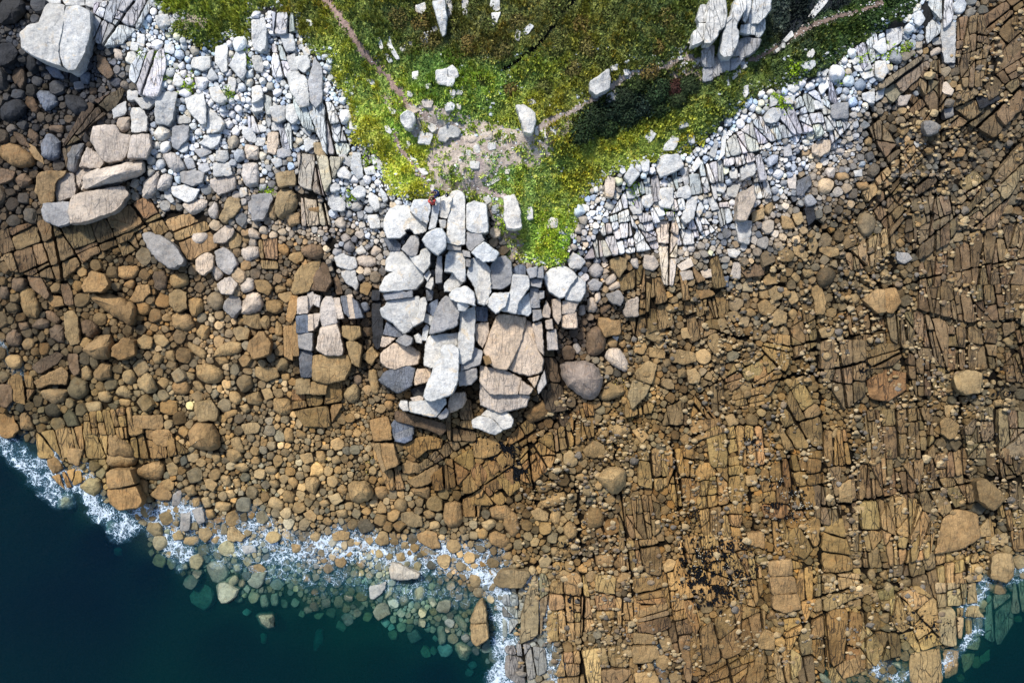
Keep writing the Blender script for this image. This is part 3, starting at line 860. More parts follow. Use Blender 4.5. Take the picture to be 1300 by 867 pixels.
W 730,280 790,215 800,245 745,290
W 720,300 738,300 738,330 722,332
W 675,345 700,330 700,350 680,362
W 900,120 985,0 1040,0 1000,50 930,130
W 848,435 945,420 948,450 920,475 870,470 850,450
W 900,360 935,340 945,365 925,395 895,395
W 985,400 1040,355 1045,362 1000,395
W 985,480 1040,480 1020,525 1000,520
~
W 600,790 650,745 700,750 715,790 690,835 640,850 600,835
W 760,590 830,580 840,610 800,640 760,620
W 980,560 1035,560 1040,600 990,650 975,610
W 640,660 710,650 680,720 640,740
@640 0 .3343
~
W1.2 328,310 365,285 400,258 402,335 345,362 328,340
W 385,365 435,335 432,378 390,390
W 405,248 430,250 430,265 408,268
W1.2 45,400 75,400 118,430 120,460 105,512 75,500 65,460
W 90,380 115,378 122,392 95,397
W 118,485 132,485 130,515 120,512
W 140,487 152,485 160,525 145,520
W 172,480 195,485 198,515
W 65,125 100,92 112,100 90,128 70,138
W 40,150 50,112 62,120 55,158
W 455,265 475,262 472,285 458,285
W 600,570 615,545 650,507 665,530 645,570
W 695,510 722,508 722,545 700,540
W 668,462 700,462 700,480 670,485
W 533,520 560,495 578,510 550,545
W1 0,745 40,740 62,800 65,867 10,867 0,820
W 80,790 105,785 110,830 90,835
W 165,840 180,828 205,832 200,867 165,867
~
W 455,670 485,630 515,660 480,703
W 580,610 605,590 665,588 685,630 650,650 590,675 578,645
W 515,615 550,605 550,650 530,655
W 585,735 600,715 640,712 642,765 630,793 590,785
W 525,745 560,738 572,765 550,790 525,775
W 665,715 700,705 712,740 690,755 650,745
W 640,680 670,672 690,680 665,695
W 675,830 700,750 735,745 720,830 690,848
W 730,800 745,760 760,790 740,825
W 770,750 800,750 815,795 790,800
W 780,590 805,515 812,545 800,600
W 825,600 830,480 845,490 835,590 810,610
W 740,590 750,620 720,655 712,640
W 805,695 825,688 843,710 835,735 805,725
W 845,720 870,692 895,710 880,750 850,745
W 895,640 950,615 955,660 900,685
W 855,650 885,640 885,680 860,675
P2 890,735 950,705 955,760 920,838 885,835
W 475,785 520,785 525,810 490,815
W 585,800 610,830 580,840
T 940,810 987,790 987,830 940,845
P 385,660 425,650 415,750 385,745
@960 0 .3346
W 600,45 625,42 640,75 620,100 600,90
W 700,90 755,85 755,240 715,240 705,180
W 665,150 710,140 715,165 670,170
P 655,195 695,180 705,195 660,220
W 440,180 490,140 495,200 470,205
W 360,225 385,215 395,235 370,248
W 450,235 490,230 500,270 480,302 455,290
W 405,240 430,232 440,260 410,270
W 370,252 395,250 405,270 380,272
W 390,275 440,270 445,290 410,303
W 245,260 265,255 275,280 260,290
W 40,420 75,408 95,440 80,465 50,470 35,445
W 50,380 85,365 90,390 55,400
W 240,310 270,305 275,350 260,370 240,345
W 100,370 150,360 140,395 105,390
G 285,400 350,390 352,450 290,450 285,430
W 215,385 255,378 258,415 225,415
W 400,355 450,350 450,395 405,380
W 455,350 490,330 480,370 455,385
P 540,365 590,360 570,400 540,400
P 700,320 720,310 750,345 740,362 705,350
G1.6 640,460 660,460 700,480 690,505 650,515 635,490
G 710,415 745,405 748,440 720,450
W 595,540 640,535 645,550 610,560
O 730,565 750,555 795,570 790,590 745,598 725,580
P 210,560 235,535 285,530 280,570 245,595 212,580
O 160,575 205,568 200,590 175,592
O 300,660 345,655 355,680 310,685
W 370,650 400,645 402,668 375,670
O 375,695 425,690 430,715 390,722
O 520,600 545,605 540,635 510,640
T 420,520 440,530 438,555 410,550
P 260,640 300,635 295,675 270,675
P 295,565 340,560 335,580 300,582
G 105,545 130,550 135,590 105,595
P 120,680 150,660 150,720 125,715
B 155,690 205,668 208,700 170,748 155,740
K 185,790 215,780 225,830 200,860
T 135,815 170,805 180,840 155,855
T 30,790 60,765 65,790 45,820
T 95,820 130,830 150,867 100,867
P 0,790 25,790 30,830 0,835
O 735,645 765,635 775,665 745,672
T 945,110 975,100 985,125 955,138
K 830,370 910,350 925,375 850,415
S88,11,15,18
D 650,240 690,230 700,300 640,360 620,320
S88,13,-15,26
D 770,70 860,60 880,180 850,330 790,330 765,200
S-35,14,60,26
D 870,330 1016,180 1016,400 900,520 810,470 900,420
S-40,12,55,40
D 800,800 1016,540 1016,640 900,867 800,867
S85,13,0,22
D 590,760 740,740 790,790 780,867 600,867
@0 280 .3459
G1.6 522,50 540,42 600,62 640,90 675,145 670,160 625,177 575,140 540,95
P 705,45 740,38 768,50 760,75 725,85 705,75
P 785,55 835,15 860,30 850,60 820,82 785,80
P 720,145 755,108 785,130 780,170 745,200 720,180
G 790,115 820,97 850,120 872,160 840,200 800,170
P 885,100 954,92 954,130 910,152 885,130
P 910,30 935,25 954,50 954,65 915,65
T 840,80 865,40 885,60 880,95 845,105
P 775,175 790,165 825,200 795,225
P 795,230 845,205 870,235 850,270 810,268
P 880,240 905,210 935,215 930,255 890,265
G 820,315 845,275 880,280 885,320 855,360 825,330
P 885,310 910,265 954,262 965,310 954,330 905,345 885,340
T 892,352 954,335 960,400 895,380
T 625,200 690,193 697,235 640,248 625,230
T 695,285 745,285 750,325 715,358 692,325
T 622,270 650,250 685,265 685,320 650,335 622,310
O 630,350 660,338 700,345 722,385 690,405 640,395
T 720,415 735,383 772,388 765,430 745,440
T 565,420 600,420 622,445 600,463 570,445
T 855,400 880,388 915,400 910,435 870,440
T 870,355 905,355 910,380 875,385
T 685,440 760,480 755,510 700,480
T 795,470 840,445 885,448 890,480 850,492 785,500
T 785,503 830,500 845,520 810,532
T 720,535 760,525 820,545 822,585 760,600 722,570
T 675,555 715,560 715,585 680,580
T 705,590 730,588 755,620 730,628
T 500,590 535,555 560,570 580,620 550,633 520,620
T 450,560 480,540 508,575 485,603 455,590
O1.5 295,475 370,420 410,418 420,455 400,510 345,505
O1.5 414,465 455,430 495,440 495,490 440,512 410,500
O 345,560 370,518 412,524 410,575 370,588 345,575
T 505,440 530,420 560,430 555,470 515,470
T 560,500 575,482 600,500 595,525 565,525
T 605,480 640,475 645,520 615,510
T 235,340 265,332 285,350 292,450 260,458 240,420
D 295,375 325,362 360,385 365,410 330,432 300,405
T 70,260 100,235 130,260 150,330 140,360 95,350 75,300
D 180,400 210,378 240,400 235,455 185,430
D 115,385 150,355 185,370 180,395 130,398
O1.5 297,240 335,185 385,200 398,235 370,262 310,262
O1.3 310,264 420,270 503,310 500,350 485,390 440,360 385,330
O 427,170 500,165 512,180 490,212 435,212
O 450,240 480,210 498,225 485,255
O 480,290 505,240 545,235 552,265 520,295 490,300
O 425,260 460,270 455,300
D 560,190 600,185 615,210 610,250 570,255
D 100,180 145,200 180,270 170,290 120,250 105,215
D 220,235 250,230 265,270 270,310 240,310
O 180,275 225,280 235,310 195,318 180,300
D 20,420 55,395 80,425 75,460 30,460
D 0,240 25,235 35,265 25,285 0,285
D 40,215 85,210 95,245 60,262 40,245
D 65,375 100,372 115,395 80,405
D 165,335 190,330 225,365 210,380 175,360
D 115,540 150,510 215,480 235,495 200,530 145,560
O 125,590 230,535 250,560 245,600 180,600 140,615
O 145,620 250,620 240,660 200,675 160,650
S80,14,10,22
O 35,585 55,568 115,575 120,620 90,670 60,665 40,630
D 0,600 40,600 45,660 20,685 0,680
D 250,490 285,490 290,560 270,570 255,530
T 295,545 320,530 340,560 330,585 300,580
T 425,620 455,598 490,640 480,652 430,640
T 435,655 480,658 478,682 440,675
T 360,630 400,625 415,650 400,668 365,660
O 630,600 680,585 700,610 690,635 640,632
T 715,665 780,660 800,700 790,735 730,735 715,700
O1.8 690,770 720,742 780,740 805,780 810,830 770,845 700,830
O 550,780 575,765 620,770 638,800 610,828 570,820
O 485,718 595,715 600,750 590,765 485,762
T 310,670 370,662 380,700 320,705
T 820,705 870,690 872,710 830,728
T 885,750 940,740 954,755 945,780 900,782
T 845,800 880,795 900,850 860,850
T 900,640 954,625 965,660 954,680 910,672
T 840,625 870,622 890,655 870,675 845,660
T 875,680 910,672 922,695 900,710
O 400,785 430,782 490,830 495,867 395,867
O 0,710 45,708 70,770 40,795 0,795
O 75,705 100,700 130,760 100,770 75,765
S-22,26,68,34
D 0,40 130,10 160,0 260,20 380,0 500,20 480,60 330,130 230,215 130,200 40,180 0,100
S80,17,-10,30
O 310,710 480,690 480,770 600,770 690,850 600,867 500,867 430,780 310,780
S75,13,0,40
O 135,780 300,760 390,780 390,867 140,867
@320 280 .3459
O1.6 -18,475 -8,440 30,405 45,410 70,450 60,492 5,508
T 10,220 50,220 75,245 60,275 20,260
T 80,235 130,240 110,262
T 50,295 100,290 115,320 90,345 55,330
T 70,385 85,355 110,390 105,420 80,415
T 15,365 65,345 70,390 50,403
T 85,530 100,500 135,515 138,545 110,555 85,545
T 10,540 90,540 100,570 50,590 15,570
T 75,655 135,650 150,700 110,718 80,690
T 0,630 30,625 35,670 0,680
T 35,620 65,612 78,650 50,660
T 335,640 355,605 390,600 400,650 365,675
S88,24,0,22
O 150,625 330,590 325,680 280,755 195,750 150,690
T 120,760 150,760 155,810 120,815
T 160,765 200,780 200,800 165,795
T 245,300 290,290
@640 280 .3459
P 465,140 505,135 510,175 485,183 462,160
P 515,130 550,130 568,165 545,183 515,175
P 635,165 685,140 695,165 650,185
P 645,190 690,185 695,215 655,220
P 720,185 770,178 775,205 730,210
O 705,250 765,260 775,270 720,287 705,275
T 520,400 555,388 590,405 585,435 550,445 520,425
T 590,425 635,445 610,468
T 610,490 640,475 700,485 705,515 660,527 610,515
T 530,465 595,480 590,505 535,500
T 750,425 775,412 800,450 795,480 775,488 750,460
T 780,370 805,352 820,380 800,410
T 815,340 850,330 870,355 845,375
T 585,310 610,305 645,330 600,340
T 650,395 685,395 690,430 655,435
[splittan
T 480,560 530,515 560,530 540,600 490,580
T 475,585 535,605 520,640 470,690 455,640
]
T 480,450 510,438 525,460 510,490 480,485
T 385,740 440,735 465,760 440,800 400,790
T 470,770 500,760 530,790 505,815
T 290,830 340,808 372,835 360,867 295,867
T 640,650 670,640 680,660 655,672
T 670,550 700,540 720,570 710,600 680,595
T 635,545 670,545 668,575 640,580
D 870,190 930,155 954,170 954,200 890,210
W 820,105 845,105 870,115 850,135 825,130
P 845,145 870,150 865,215 830,210
W 850,0 910,0 900,90 860,80
B 780,210 825,205 820,245 790,235
S-25,14,65,30
T 815,580 850,530 930,500 954,520 940,560 880,590 830,625
S-15,14,75,30
O 835,650 954,610 954,670 880,685 845,665
S-15,13,70,26
O 680,740 790,730 810,770 700,805
S80,16,45,22
O 690,720 700,640 760,700 780,725
T 810,720 840,710 860,745 825,755
T 875,330 905,320 930,345 900,357
S86,9,5,26
O 445,600 460,570 470,690 555,670 540,700 450,720
S85,14,5,40
P 560,0 640,0 630,130 615,240 590,235 575,120
@960 280 .3459
[ringed
O 390,290 440,255 468,252 478,335 450,340
O 472,252 510,250 530,300 500,340 482,336
]
T 190,235 240,240 255,300 250,345 220,345 215,290
T 135,95 165,92 192,130 175,145 140,120
T 195,65 215,62 228,90 215,122 195,115
T 230,95 300,105 305,125 270,135 235,115
T 95,10 140,0 150,25 130,45 100,35
T 80,120 110,100 140,120 130,150 90,150
T 165,180 200,178 218,200 180,212
T 125,205 145,185 165,215 150,230
T 25,215 50,190 85,200 80,230 30,235
T 45,260 70,240 100,245 95,285 60,298
T 5,310 35,290 75,320 45,355 15,340
T 110,270 140,255 155,290 130,310
T 55,350 80,325 113,340 110,375 65,390
T 117,340 135,322 155,345 140,375
T 285,280 300,255 320,280 305,305
T 335,275 365,265 382,290 360,310
T 230,400 260,388 290,400 275,425 240,430
T 375,210 400,190 418,215 400,235
T 455,195 475,178 490,195 485,215 465,215
G 515,115 560,120 575,140 545,158 515,145
T 525,190 545,175 560,195 545,215
T 510,75 530,65 545,85 530,103
T 890,110 930,105 935,140 910,152
T 780,50 820,38 835,80 800,100
P 700,300 740,288 755,305 720,320
P 620,500 665,495 668,518 630,525
T1.5 725,570 780,548 830,560 825,630 770,638 735,620
T 675,740 700,722 745,750 735,790 705,803 680,780
T 905,440 920,425 945,445 930,465
T 690,680 720,675 725,710 700,725
T 925,660 950,650 955,680 930,685
T 870,660 905,655 905,680 875,682
T 270,800 295,755 305,775 290,795
T 340,730 365,720 370,745 350,760
S-20,11,70,50
O 400,500 460,455 530,460 540,490 500,530 430,540
S80,30,20,30
T 410,590 480,550 545,560 545,620 480,660 420,650
S85,12,-20,24
D 550,0 760,0 700,80 600,140 550,60
S86,12,-8,34
D 600,165 880,30 983,10 983,230 600,240
S84,13,-4,26
D 600,248 983,236 983,350 780,370 600,320
S82,11,0,34
D 585,335 700,375 700,540 575,480
S86,11,8,30
D 560,490 690,545 690,640 570,640
S86,17,4,26
D 705,390 880,400 880,540 830,545 705,545
S88,11,0,26
O 400,700 640,690 655,867 410,867
S-40,24,55,30
O 0,500 60,420 120,420 120,520 40,640 0,620
S62,20,-30,40
O 80,760 150,565 230,700 245,820 110,840
S86,14,10,34
D 240,440 400,440 395,640 330,690 245,560
S85,17,0,30
T 770,760 850,690 983,700 983,867 780,867
S84,12,0,30
D 480,345 590,335 570,480 500,440
S84,13,-20,34
T 330,130 500,20 510,90 440,160 350,180
@0 570 .3427
[cube
O2.2 395,90 410,80 480,78 500,130 400,146
O2.2 395,152 505,140 525,195 510,215 440,225 410,200
]
O 512,118 530,110 548,118 548,165 520,168
O 555,170 600,122 635,170 630,187 590,187
T 598,120 625,110 645,125 640,150 615,155
T 618,60 640,48 660,70 655,95 630,100
O 395,0 500,0 510,30 500,60 400,68
O 585,0 660,0 665,20 600,35
G 640,170 670,150 670,205 640,210
G 670,210 705,212 700,300 670,305
G 708,220 750,215 758,270 735,278
T 680,140 720,130 730,165 700,178
T 755,115 780,108 803,130 790,155 765,145
T 810,100 850,95 858,130 835,140
T 860,110 885,105 895,135 875,148
T 795,198 830,193 858,205 850,225 820,232 800,220
T 755,225 790,220 798,250 770,262
T 710,185 740,180 745,210 715,215
T 745,180 775,175 785,210 760,220
T 740,295 775,290 788,315 760,345 738,325
T 680,325 740,320 742,345 715,360 680,350
T 770,340 800,315 820,325 800,355
T 845,290 870,285 910,325 895,342 845,340
G 895,360 945,355 950,380 905,385
T 915,435 963,425 985,445 970,462 925,458
U 215,175 245,158 280,165 280,215 215,225
O 175,35 215,30 245,70 200,95 180,70
O 250,0 310,0 290,60 255,50
S-20,24,70,26
O 190,105 300,70 300,120 240,145
T 785,15 815,10 820,45 795,57
T 835,0 890,0 895,30 865,52 845,35
T 860,60 905,48 925,70 900,87
T 925,35 963,20 963,55 930,55
T 830,155 865,150 875,175 850,185
U 390,265 430,255 440,300 400,320
U 600,295 630,290 630,320 605,322
U 665,425 695,420 700,445 670,450
U 840,480 875,465 888,485 860,512 840,500
U 865,545 900,545 900,565 875,568
U 610,330 640,330 640,355
U 860,425 890,420 900,450 870,465
U 420,370 460,360 460,400 425,390
O 500,75 590,40 616,60 600,115 520,110
@320 570 .3427
T1.6 355,130 380,117 430,118 448,160 440,185 400,198 365,190
T 195,110 240,100 255,125 230,170 200,150
O 455,140 500,138 508,165 480,187 455,175
T 60,185 85,175 122,200 110,228 65,212
T 130,115 150,100 175,120 155,152
T 110,165 130,152 162,165 155,198 120,195
T 45,65 75,60 95,75 80,95 50,85
T 0,25 35,20 38,50 0,60
T 175,20 220,15 228,45 195,55
T 235,5 270,5 275,45 245,50
T 290,25 325,25 330,50 300,57
T 60,120 90,110 105,140 80,148
T 280,175 320,165 335,190 305,208
T 310,150 335,128 355,150 345,172
T 245,200 270,185 290,205 265,215
T 338,200 375,195 378,220 350,228
T 305,228 350,220 355,250 320,255
T 190,240 215,225 240,245 230,268 200,255
T 255,265 280,250 302,270 285,285
T 550,240 590,230 630,255 628,285 590,290 555,265
T 525,195 555,180 578,200 565,235 530,225
T 630,230 670,225 680,250 645,257
T 655,270 690,265 700,290 660,300
O 610,315 645,302 680,310 698,365 665,367 620,345
T 455,340 475,305 500,310 508,350 475,358
T 295,315 330,302 362,308 358,335 300,337
T 208,330 235,300 258,320 240,350
T 95,362 125,360 125,385 95,388
T 145,350 185,350 190,380 150,385
T 550,345 580,340 585,370 555,373
P1.2 508,440 525,420 560,432 625,465 615,480 540,485 515,478
T 530,385 565,380 570,415 540,418
T 380,420 405,412 420,430 410,445
G 435,510 480,500 495,490 490,520 450,557 437,550
T 140,480 165,475 180,500 155,505
T 185,465 215,458 220,490 190,495
U 600,520 625,500 645,515 640,560 600,565
U 30,540 55,535 65,580 35,590
U 70,535 98,532 95,580 72,580
U2 10,615 40,602 92,605 90,660 60,668 30,645
U 235,670 265,662 265,720 230,755
U 30,680 60,680 50,720 35,720
U 400,565 430,560 430,590
U 505,510 530,505 520,540 490,560
[offshore
T2 812,640 835,580 852,560 862,590 868,640 815,645
T2 812,650 868,647 875,700 830,730 815,710
]
U 745,620 765,612 800,650 795,680 775,670
U 750,720 775,708 818,740 795,783 765,770
U 685,655 710,650 720,715 695,730
T 805,465 850,462 850,510 825,512 808,500
T1.4 895,490 920,450 963,445 1025,455 1030,470 995,515 920,512
O 875,310 910,300 958,340 940,365 905,360 880,345
O 880,215 920,200 963,220 970,262 890,258
T 850,200 860,160 885,155 900,190 870,220
T 845,270 890,260 910,275 870,305
T 920,390 963,375 963,410 930,410
O 715,195 780,190 780,280 725,290 710,250
S82,16,-5,26
O 450,0 520,0 530,40 562,150 510,150 460,30
O 555,45 610,50 620,85 560,90
T 570,15 605,12 610,45 580,48
O 575,120 690,55 697,65 655,130 600,140
O 580,150 660,132 660,188 600,165
S85,16,30,30
O 665,110 725,50 820,0 820,60 760,130 725,145 680,150
S85,11,0,34
O 785,120 840,60 850,150 835,250 790,250
S86,20,20,26
O 860,60 963,0 963,130 890,150 860,130
@640 570 .3427
S86,11,0,30
O 430,185 550,170 570,200 575,300 540,330 430,320
S88,16,0,40
O 430,345 565,338 580,400 580,465 480,445 432,435
S-8,17,80,60
O 478,480 582,480 595,570 500,590 490,540
S-8,17,80,60
O 500,600 600,570 615,655 555,678 498,675
S2,14,90,60
O 340,465 408,470 405,625 350,630
O 340,390 405,390 405,435 340,435
S78,20,-30,40
O 65,690 70,600 110,470 150,462 160,520 150,600 138,620 135,680 60,720
S84,13,4,26
O 165,640 180,500 260,460 300,480 320,600 330,660 260,700 165,710
S80,26,0,26
O 200,830 220,760 350,740 360,867 200,867
S82,20,0,22
O 355,740 430,730 465,830 430,867 370,867
S86,10,5,20
O 605,0 700,0 700,100 715,200 640,210 610,140
S86,14,-6,20
O 715,90 730,60 870,30 890,100 870,330 740,310 720,200
S78,16,-5,22
O 645,335 770,310 870,340 945,440 955,520 930,580 870,560 790,580 700,520
S75,14,-5,50
O 640,400 665,440 725,650 715,690 660,560 635,460
S80,24,-30,28
O 700,700 850,580 963,600 963,690 850,760 760,790 700,800 690,740
S-20,20,70,36
O 720,867 790,800 963,740 963,867
T 475,680 560,690 570,720 480,720
T 475,730 570,730 580,770 530,790 480,790
T 575,705 615,700 625,740 590,750
T 565,770 600,762 622,790 590,820 565,800
T 515,795 545,785 560,815 535,830
T 480,830 560,825 580,867 490,867
T 610,840 640,820 660,845 620,867
T 190,460 220,445 262,465 250,492 190,478
T 420,490 440,455 470,465 455,505
T 503,460 545,455 545,478 505,480
T 590,430 610,405 635,415 625,445 595,455
T 220,285 245,265 270,290 268,325 240,338 220,310
T 100,230 125,218 165,240 160,265 115,262
T 170,250 190,215 210,230 205,275 185,280
T 115,135 150,110 180,130 170,155 125,160
T 0,320 25,345 30,365 0,380
T 0,385 50,370 40,400 0,412
T 285,125 330,125 335,180 300,170
T 130,410 155,388 175,410 165,435 135,438
T 210,380 240,360 245,380 220,398
T 170,365 205,362 210,390 180,395
T 125,195 225,150 230,180 200,210 150,215
T 895,100 935,95 940,130 900,135
T 915,200 940,195 948,230 925,248
O 900,310 963,305 963,370 905,350
O 0,210 40,230 60,290 35,330 0,290
S86,14,0,22
G 0,540 45,540 45,640 0,720
S84,13,5,22
G 10,730 60,725 150,740 155,820 60,867 10,840
S86,13,0,26
O 560,0 600,10 605,130 570,150 500,130 500,40
@960 570 .3424
S80,24,-10,26
O 10,90 130,30 240,10 250,120 20,155
S80,24,0,26
O 20,170 130,140 210,140 220,220 200,250 30,250
S60,24,-40,36
O 80,330 235,250 240,330 180,400 150,390 130,340
S5,24,90,60
O 255,270 315,260 360,450 240,460 250,330
S4,22,86,40
T 235,470 380,465 385,575 215,600
[loaves
O 45,420 130,410 135,465 50,470
O 48,475 140,475 152,530 60,540
O 60,545 155,538 165,590 110,605 65,590
]
S84,28,5,60
O 215,620 290,590 390,615 395,700 380,760 260,810 205,745
S-30,22,55,40
O 400,640 440,700 470,740 440,800 280,867 250,830 380,770
S45,22,-40,30
O 500,560 600,510 660,560 690,720 600,750 510,640
S86,20,0,24
T 665,500 810,495 820,600 840,620 820,740 690,720 680,600
S60,26,-30,40
O 600,140 700,110 800,120 810,190 730,215 690,250 620,220
O1 690,260 740,220 820,240 830,330 760,370 660,390 680,300
S82,12,10,30
O 465,250 510,180 590,190 640,260 660,300 640,400 500,430 480,330
S84,30,-40,30
O 570,760 680,740 690,867 570,867
T 695,740 750,745 745,830 700,850
T 760,760 810,760 800,800 770,830
S84,12,0,50
T 70,760 110,730 165,770 160,830 110,867 80,850
S0,18,86,50
O 0,760 55,770 70,830 0,867
T1.5 815,120 850,110 910,160 922,190 880,228 825,190
T1.5 875,400 900,385 950,390 955,470 930,495 870,480
T 305,140 350,110 355,200 310,195
T 355,215 420,205 430,225 380,238
T 410,460 430,435 445,470 425,488
T 455,460 485,445 480,490
T 470,515 490,490 515,515 490,540
T 385,510 425,500 435,530 390,540
T 425,540 450,525 460,560 435,572
T 450,625 495,600 490,650
T 530,490 575,480 575,505 540,508
T 425,370 455,360 458,385 430,393
T 10,700 30,668 65,680 70,740 10,740
O 38,630 60,590 85,630
T 830,765 865,740 865,780 835,795
T 845,500 865,485 885,515 870,530
T 830,290 860,255 870,320 835,325
T 870,330 930,310 935,345 875,360
U 485,785 540,790 540,820
U 230,820 290,867 240,867
S84,22,-20,40
U 860,540 940,540 950,640 900,725 850,700
S84,22,-20,40
U 960,480 1010,480 1010,600 950,610
S84,16,0,26
D 545,60 700,20 780,0 790,90 690,100 600,130
S86,13,0,30
D 430,0 500,0 500,90 470,140 430,60
S84,16,0,30
D 850,0 993,0 993,90 920,110 860,60
'''
def clip(P, p0, nn):
    out = []; dd = (P - p0) @ nn
    for i in range(len(P)):
        a, b = P[i], P[(i+1) % len(P)]; da, db = dd[i], dd[(i+1) % len(P)]
        if da >= 0: out.append(a)
        if (da > 0) != (db > 0) and da != db: out.append(a + (b - a) * da / (da - db))
    return np.array(out).reshape(-1, 2)
def slices(P, ang, sp, bend=.10):
    dr = np.array([math.cos(math.radians(ang)), math.sin(math.radians(ang))]); nn = np.array([-dr[1], dr[0]])
    s = P @ nn; lo, hi = s.min(), s.max(); cuts = [lo]; 
    while cuts[-1] < hi - sp * .6: cuts.append(cuts[-1] + sp * rng.uniform(.6, 1.4))
    cuts[-1] = hi; res = []; c = centroid(P)
    prev = None; rest = P
    for k in range(1, len(cuts) - 1):
        a2 = math.radians(ang + rng.normal(0, 3.5)); n2 = np.array([-math.sin(a2), math.cos(a2)])
        p0 = c + nn * (cuts[k] - c @ nn)
        piece = clip(rest, p0, -n2); rest = clip(rest, p0, n2)
        if len(piece) > 2: res.append(piece)
        if len(rest) < 3: break
    if len(rest) > 2: res.append(rest)
    return res
def fissure(P):
    out = [P]
    for f in FISS:
        for (a, b), (c, e) in zip(f[:-1], f[1:]):
            d_ = np.array([c - a, e - b], float); L = np.hypot(*d_); d_ /= L; n2 = np.array([-d_[1], d_[0]]); p0 = np.array([a, b], float); nx = []
            for q in out:
                s = (q - p0) @ n2; t = ((q - p0) @ d_).mean()
                if s.min() < -1 and s.max() > 1 and -4 < t < L + 4:
                    wg = rng.uniform(.25, 1.5); of = rng.normal(0, .7)
                    for r_ in (clip(q, p0 + n2 * (of + wg), n2), clip(q, p0 + n2 * (of - wg), -n2)):
                        if len(r_) > 2 and abs(area(r_)) > 18: nx.append(r_)
                else: nx.append(q)
            out = nx
    return out
def shatter(P, a1, s1, a2, s2, out, depth=0):
    A = abs(area(P)); tgt = s1 * s2 * rng.lognormal(0, .85)
    w1 = np.ptp(P @ [-math.sin(math.radians(a1)), math.cos(math.radians(a1))]) / s1; w2 = np.ptp(P @ [-math.sin(math.radians(a2)), math.cos(math.radians(a2))]) / s2
    if depth > 8 or (A < tgt * 1.25 and max(w1, w2) < 2.2) or A < 60: out.append((P, depth)); return
    a = a1 if w1 * rng.uniform(.8, 1.25) > w2 else a2; a = math.radians(a + rng.normal(0, 6) + (rng.random() < .12) * rng.normal(0, 35)); gp = (.9 if depth == 0 else .5 if depth == 1 else .12) * rng.uniform(.3, 1.6); n2 = np.array([-math.sin(a), math.cos(a)])
    s = P @ n2; t = s.min() + (s.max() - s.min()) * rng.uniform(.25, .75); p0 = n2 * t
    for q in (clip(P, p0 + n2 * gp, n2), clip(P, p0 - n2 * gp, -n2)):
        if len(q) > 2 and abs(area(q)) > 20: shatter(q, a1, s1, a2, s2, out, depth + 1)
ITEMS = []   # dict(kind, code, h, P, parts)
cur = None; turf = False; tx = ty = ts = 0; spl = None
for ln in DATA.strip().splitlines():
    ln = ln.strip()
    if not ln: continue
    if ln[0] == '@': tx, ty, ts = map(float, ln[1:].split()); continue
    if ln == '~': turf = not turf; continue
    if ln[0] == '[': cur = dict(kind=ln[1:], parts=[]); ITEMS.append(cur); continue
    if ln[0] == ']': cur = None; continue
    if ln[0] == 'S': spl = list(map(float, ln[1:].split(','))); continue
    cd, rest = ln.split(' ', 1)
    P = np.array([tuple(map(float, q.split(','))) for q in rest.split()]) * ts + [tx, ty]
    if len(P) < 3: continue
    it = dict(kind='rock', code=cd[0], h=float(cd[1:]) if len(cd) > 1 else None, P=P, turf=turf)
    if cur is not None: cur['parts'].append(it)
    elif spl: it['kind'] = 'ledge'; it['spl'] = spl; spl = None; ITEMS.append(it)
    else: ITEMS.append(it)
MARK = 0
# raster of what is already taken
SCL = 2; X0, Y0 = -70, -60; GW, GH = 1440 * SCL, 990 * SCL
occ = np.zeros((GH, GW), np.int8)
def paint(P, v=1):
    Q = (P - [X0, Y0]) * SCL; x0, y0 = np.maximum(np.floor(Q.min(0)).astype(int), 0); x1, y1 = np.minimum(np.ceil(Q.max(0)).astype(int) + 1, [GW, GH])
    if x1 <= x0 or y1 <= y0: return
    xx, yy = np.meshgrid(np.arange(x0, x1) + .5, np.arange(y0, y1) + .5); m = inpoly(xx, yy, Q); occ[y0:y1, x0:x1][m] = v
def taken(P):
    c = centroid(P); Q = np.vstack([(P - c) * .6 + c, (P - c) * .3 + c, c[None]]); q = ((Q - [X0, Y0]) * SCL).astype(int)
    q = np.clip(q, 0, [GW-1, GH-1]); return occ[q[:, 1], q[:, 0]].mean()
kept = []
for it in ITEMS:
    if it['kind'] == 'rock':
        if taken(it['P']) > .6 and it['h'] is None: continue
    kept.append(it)
    for p in it.get('parts', [it]): paint(p['P'])
ITEMS = kept
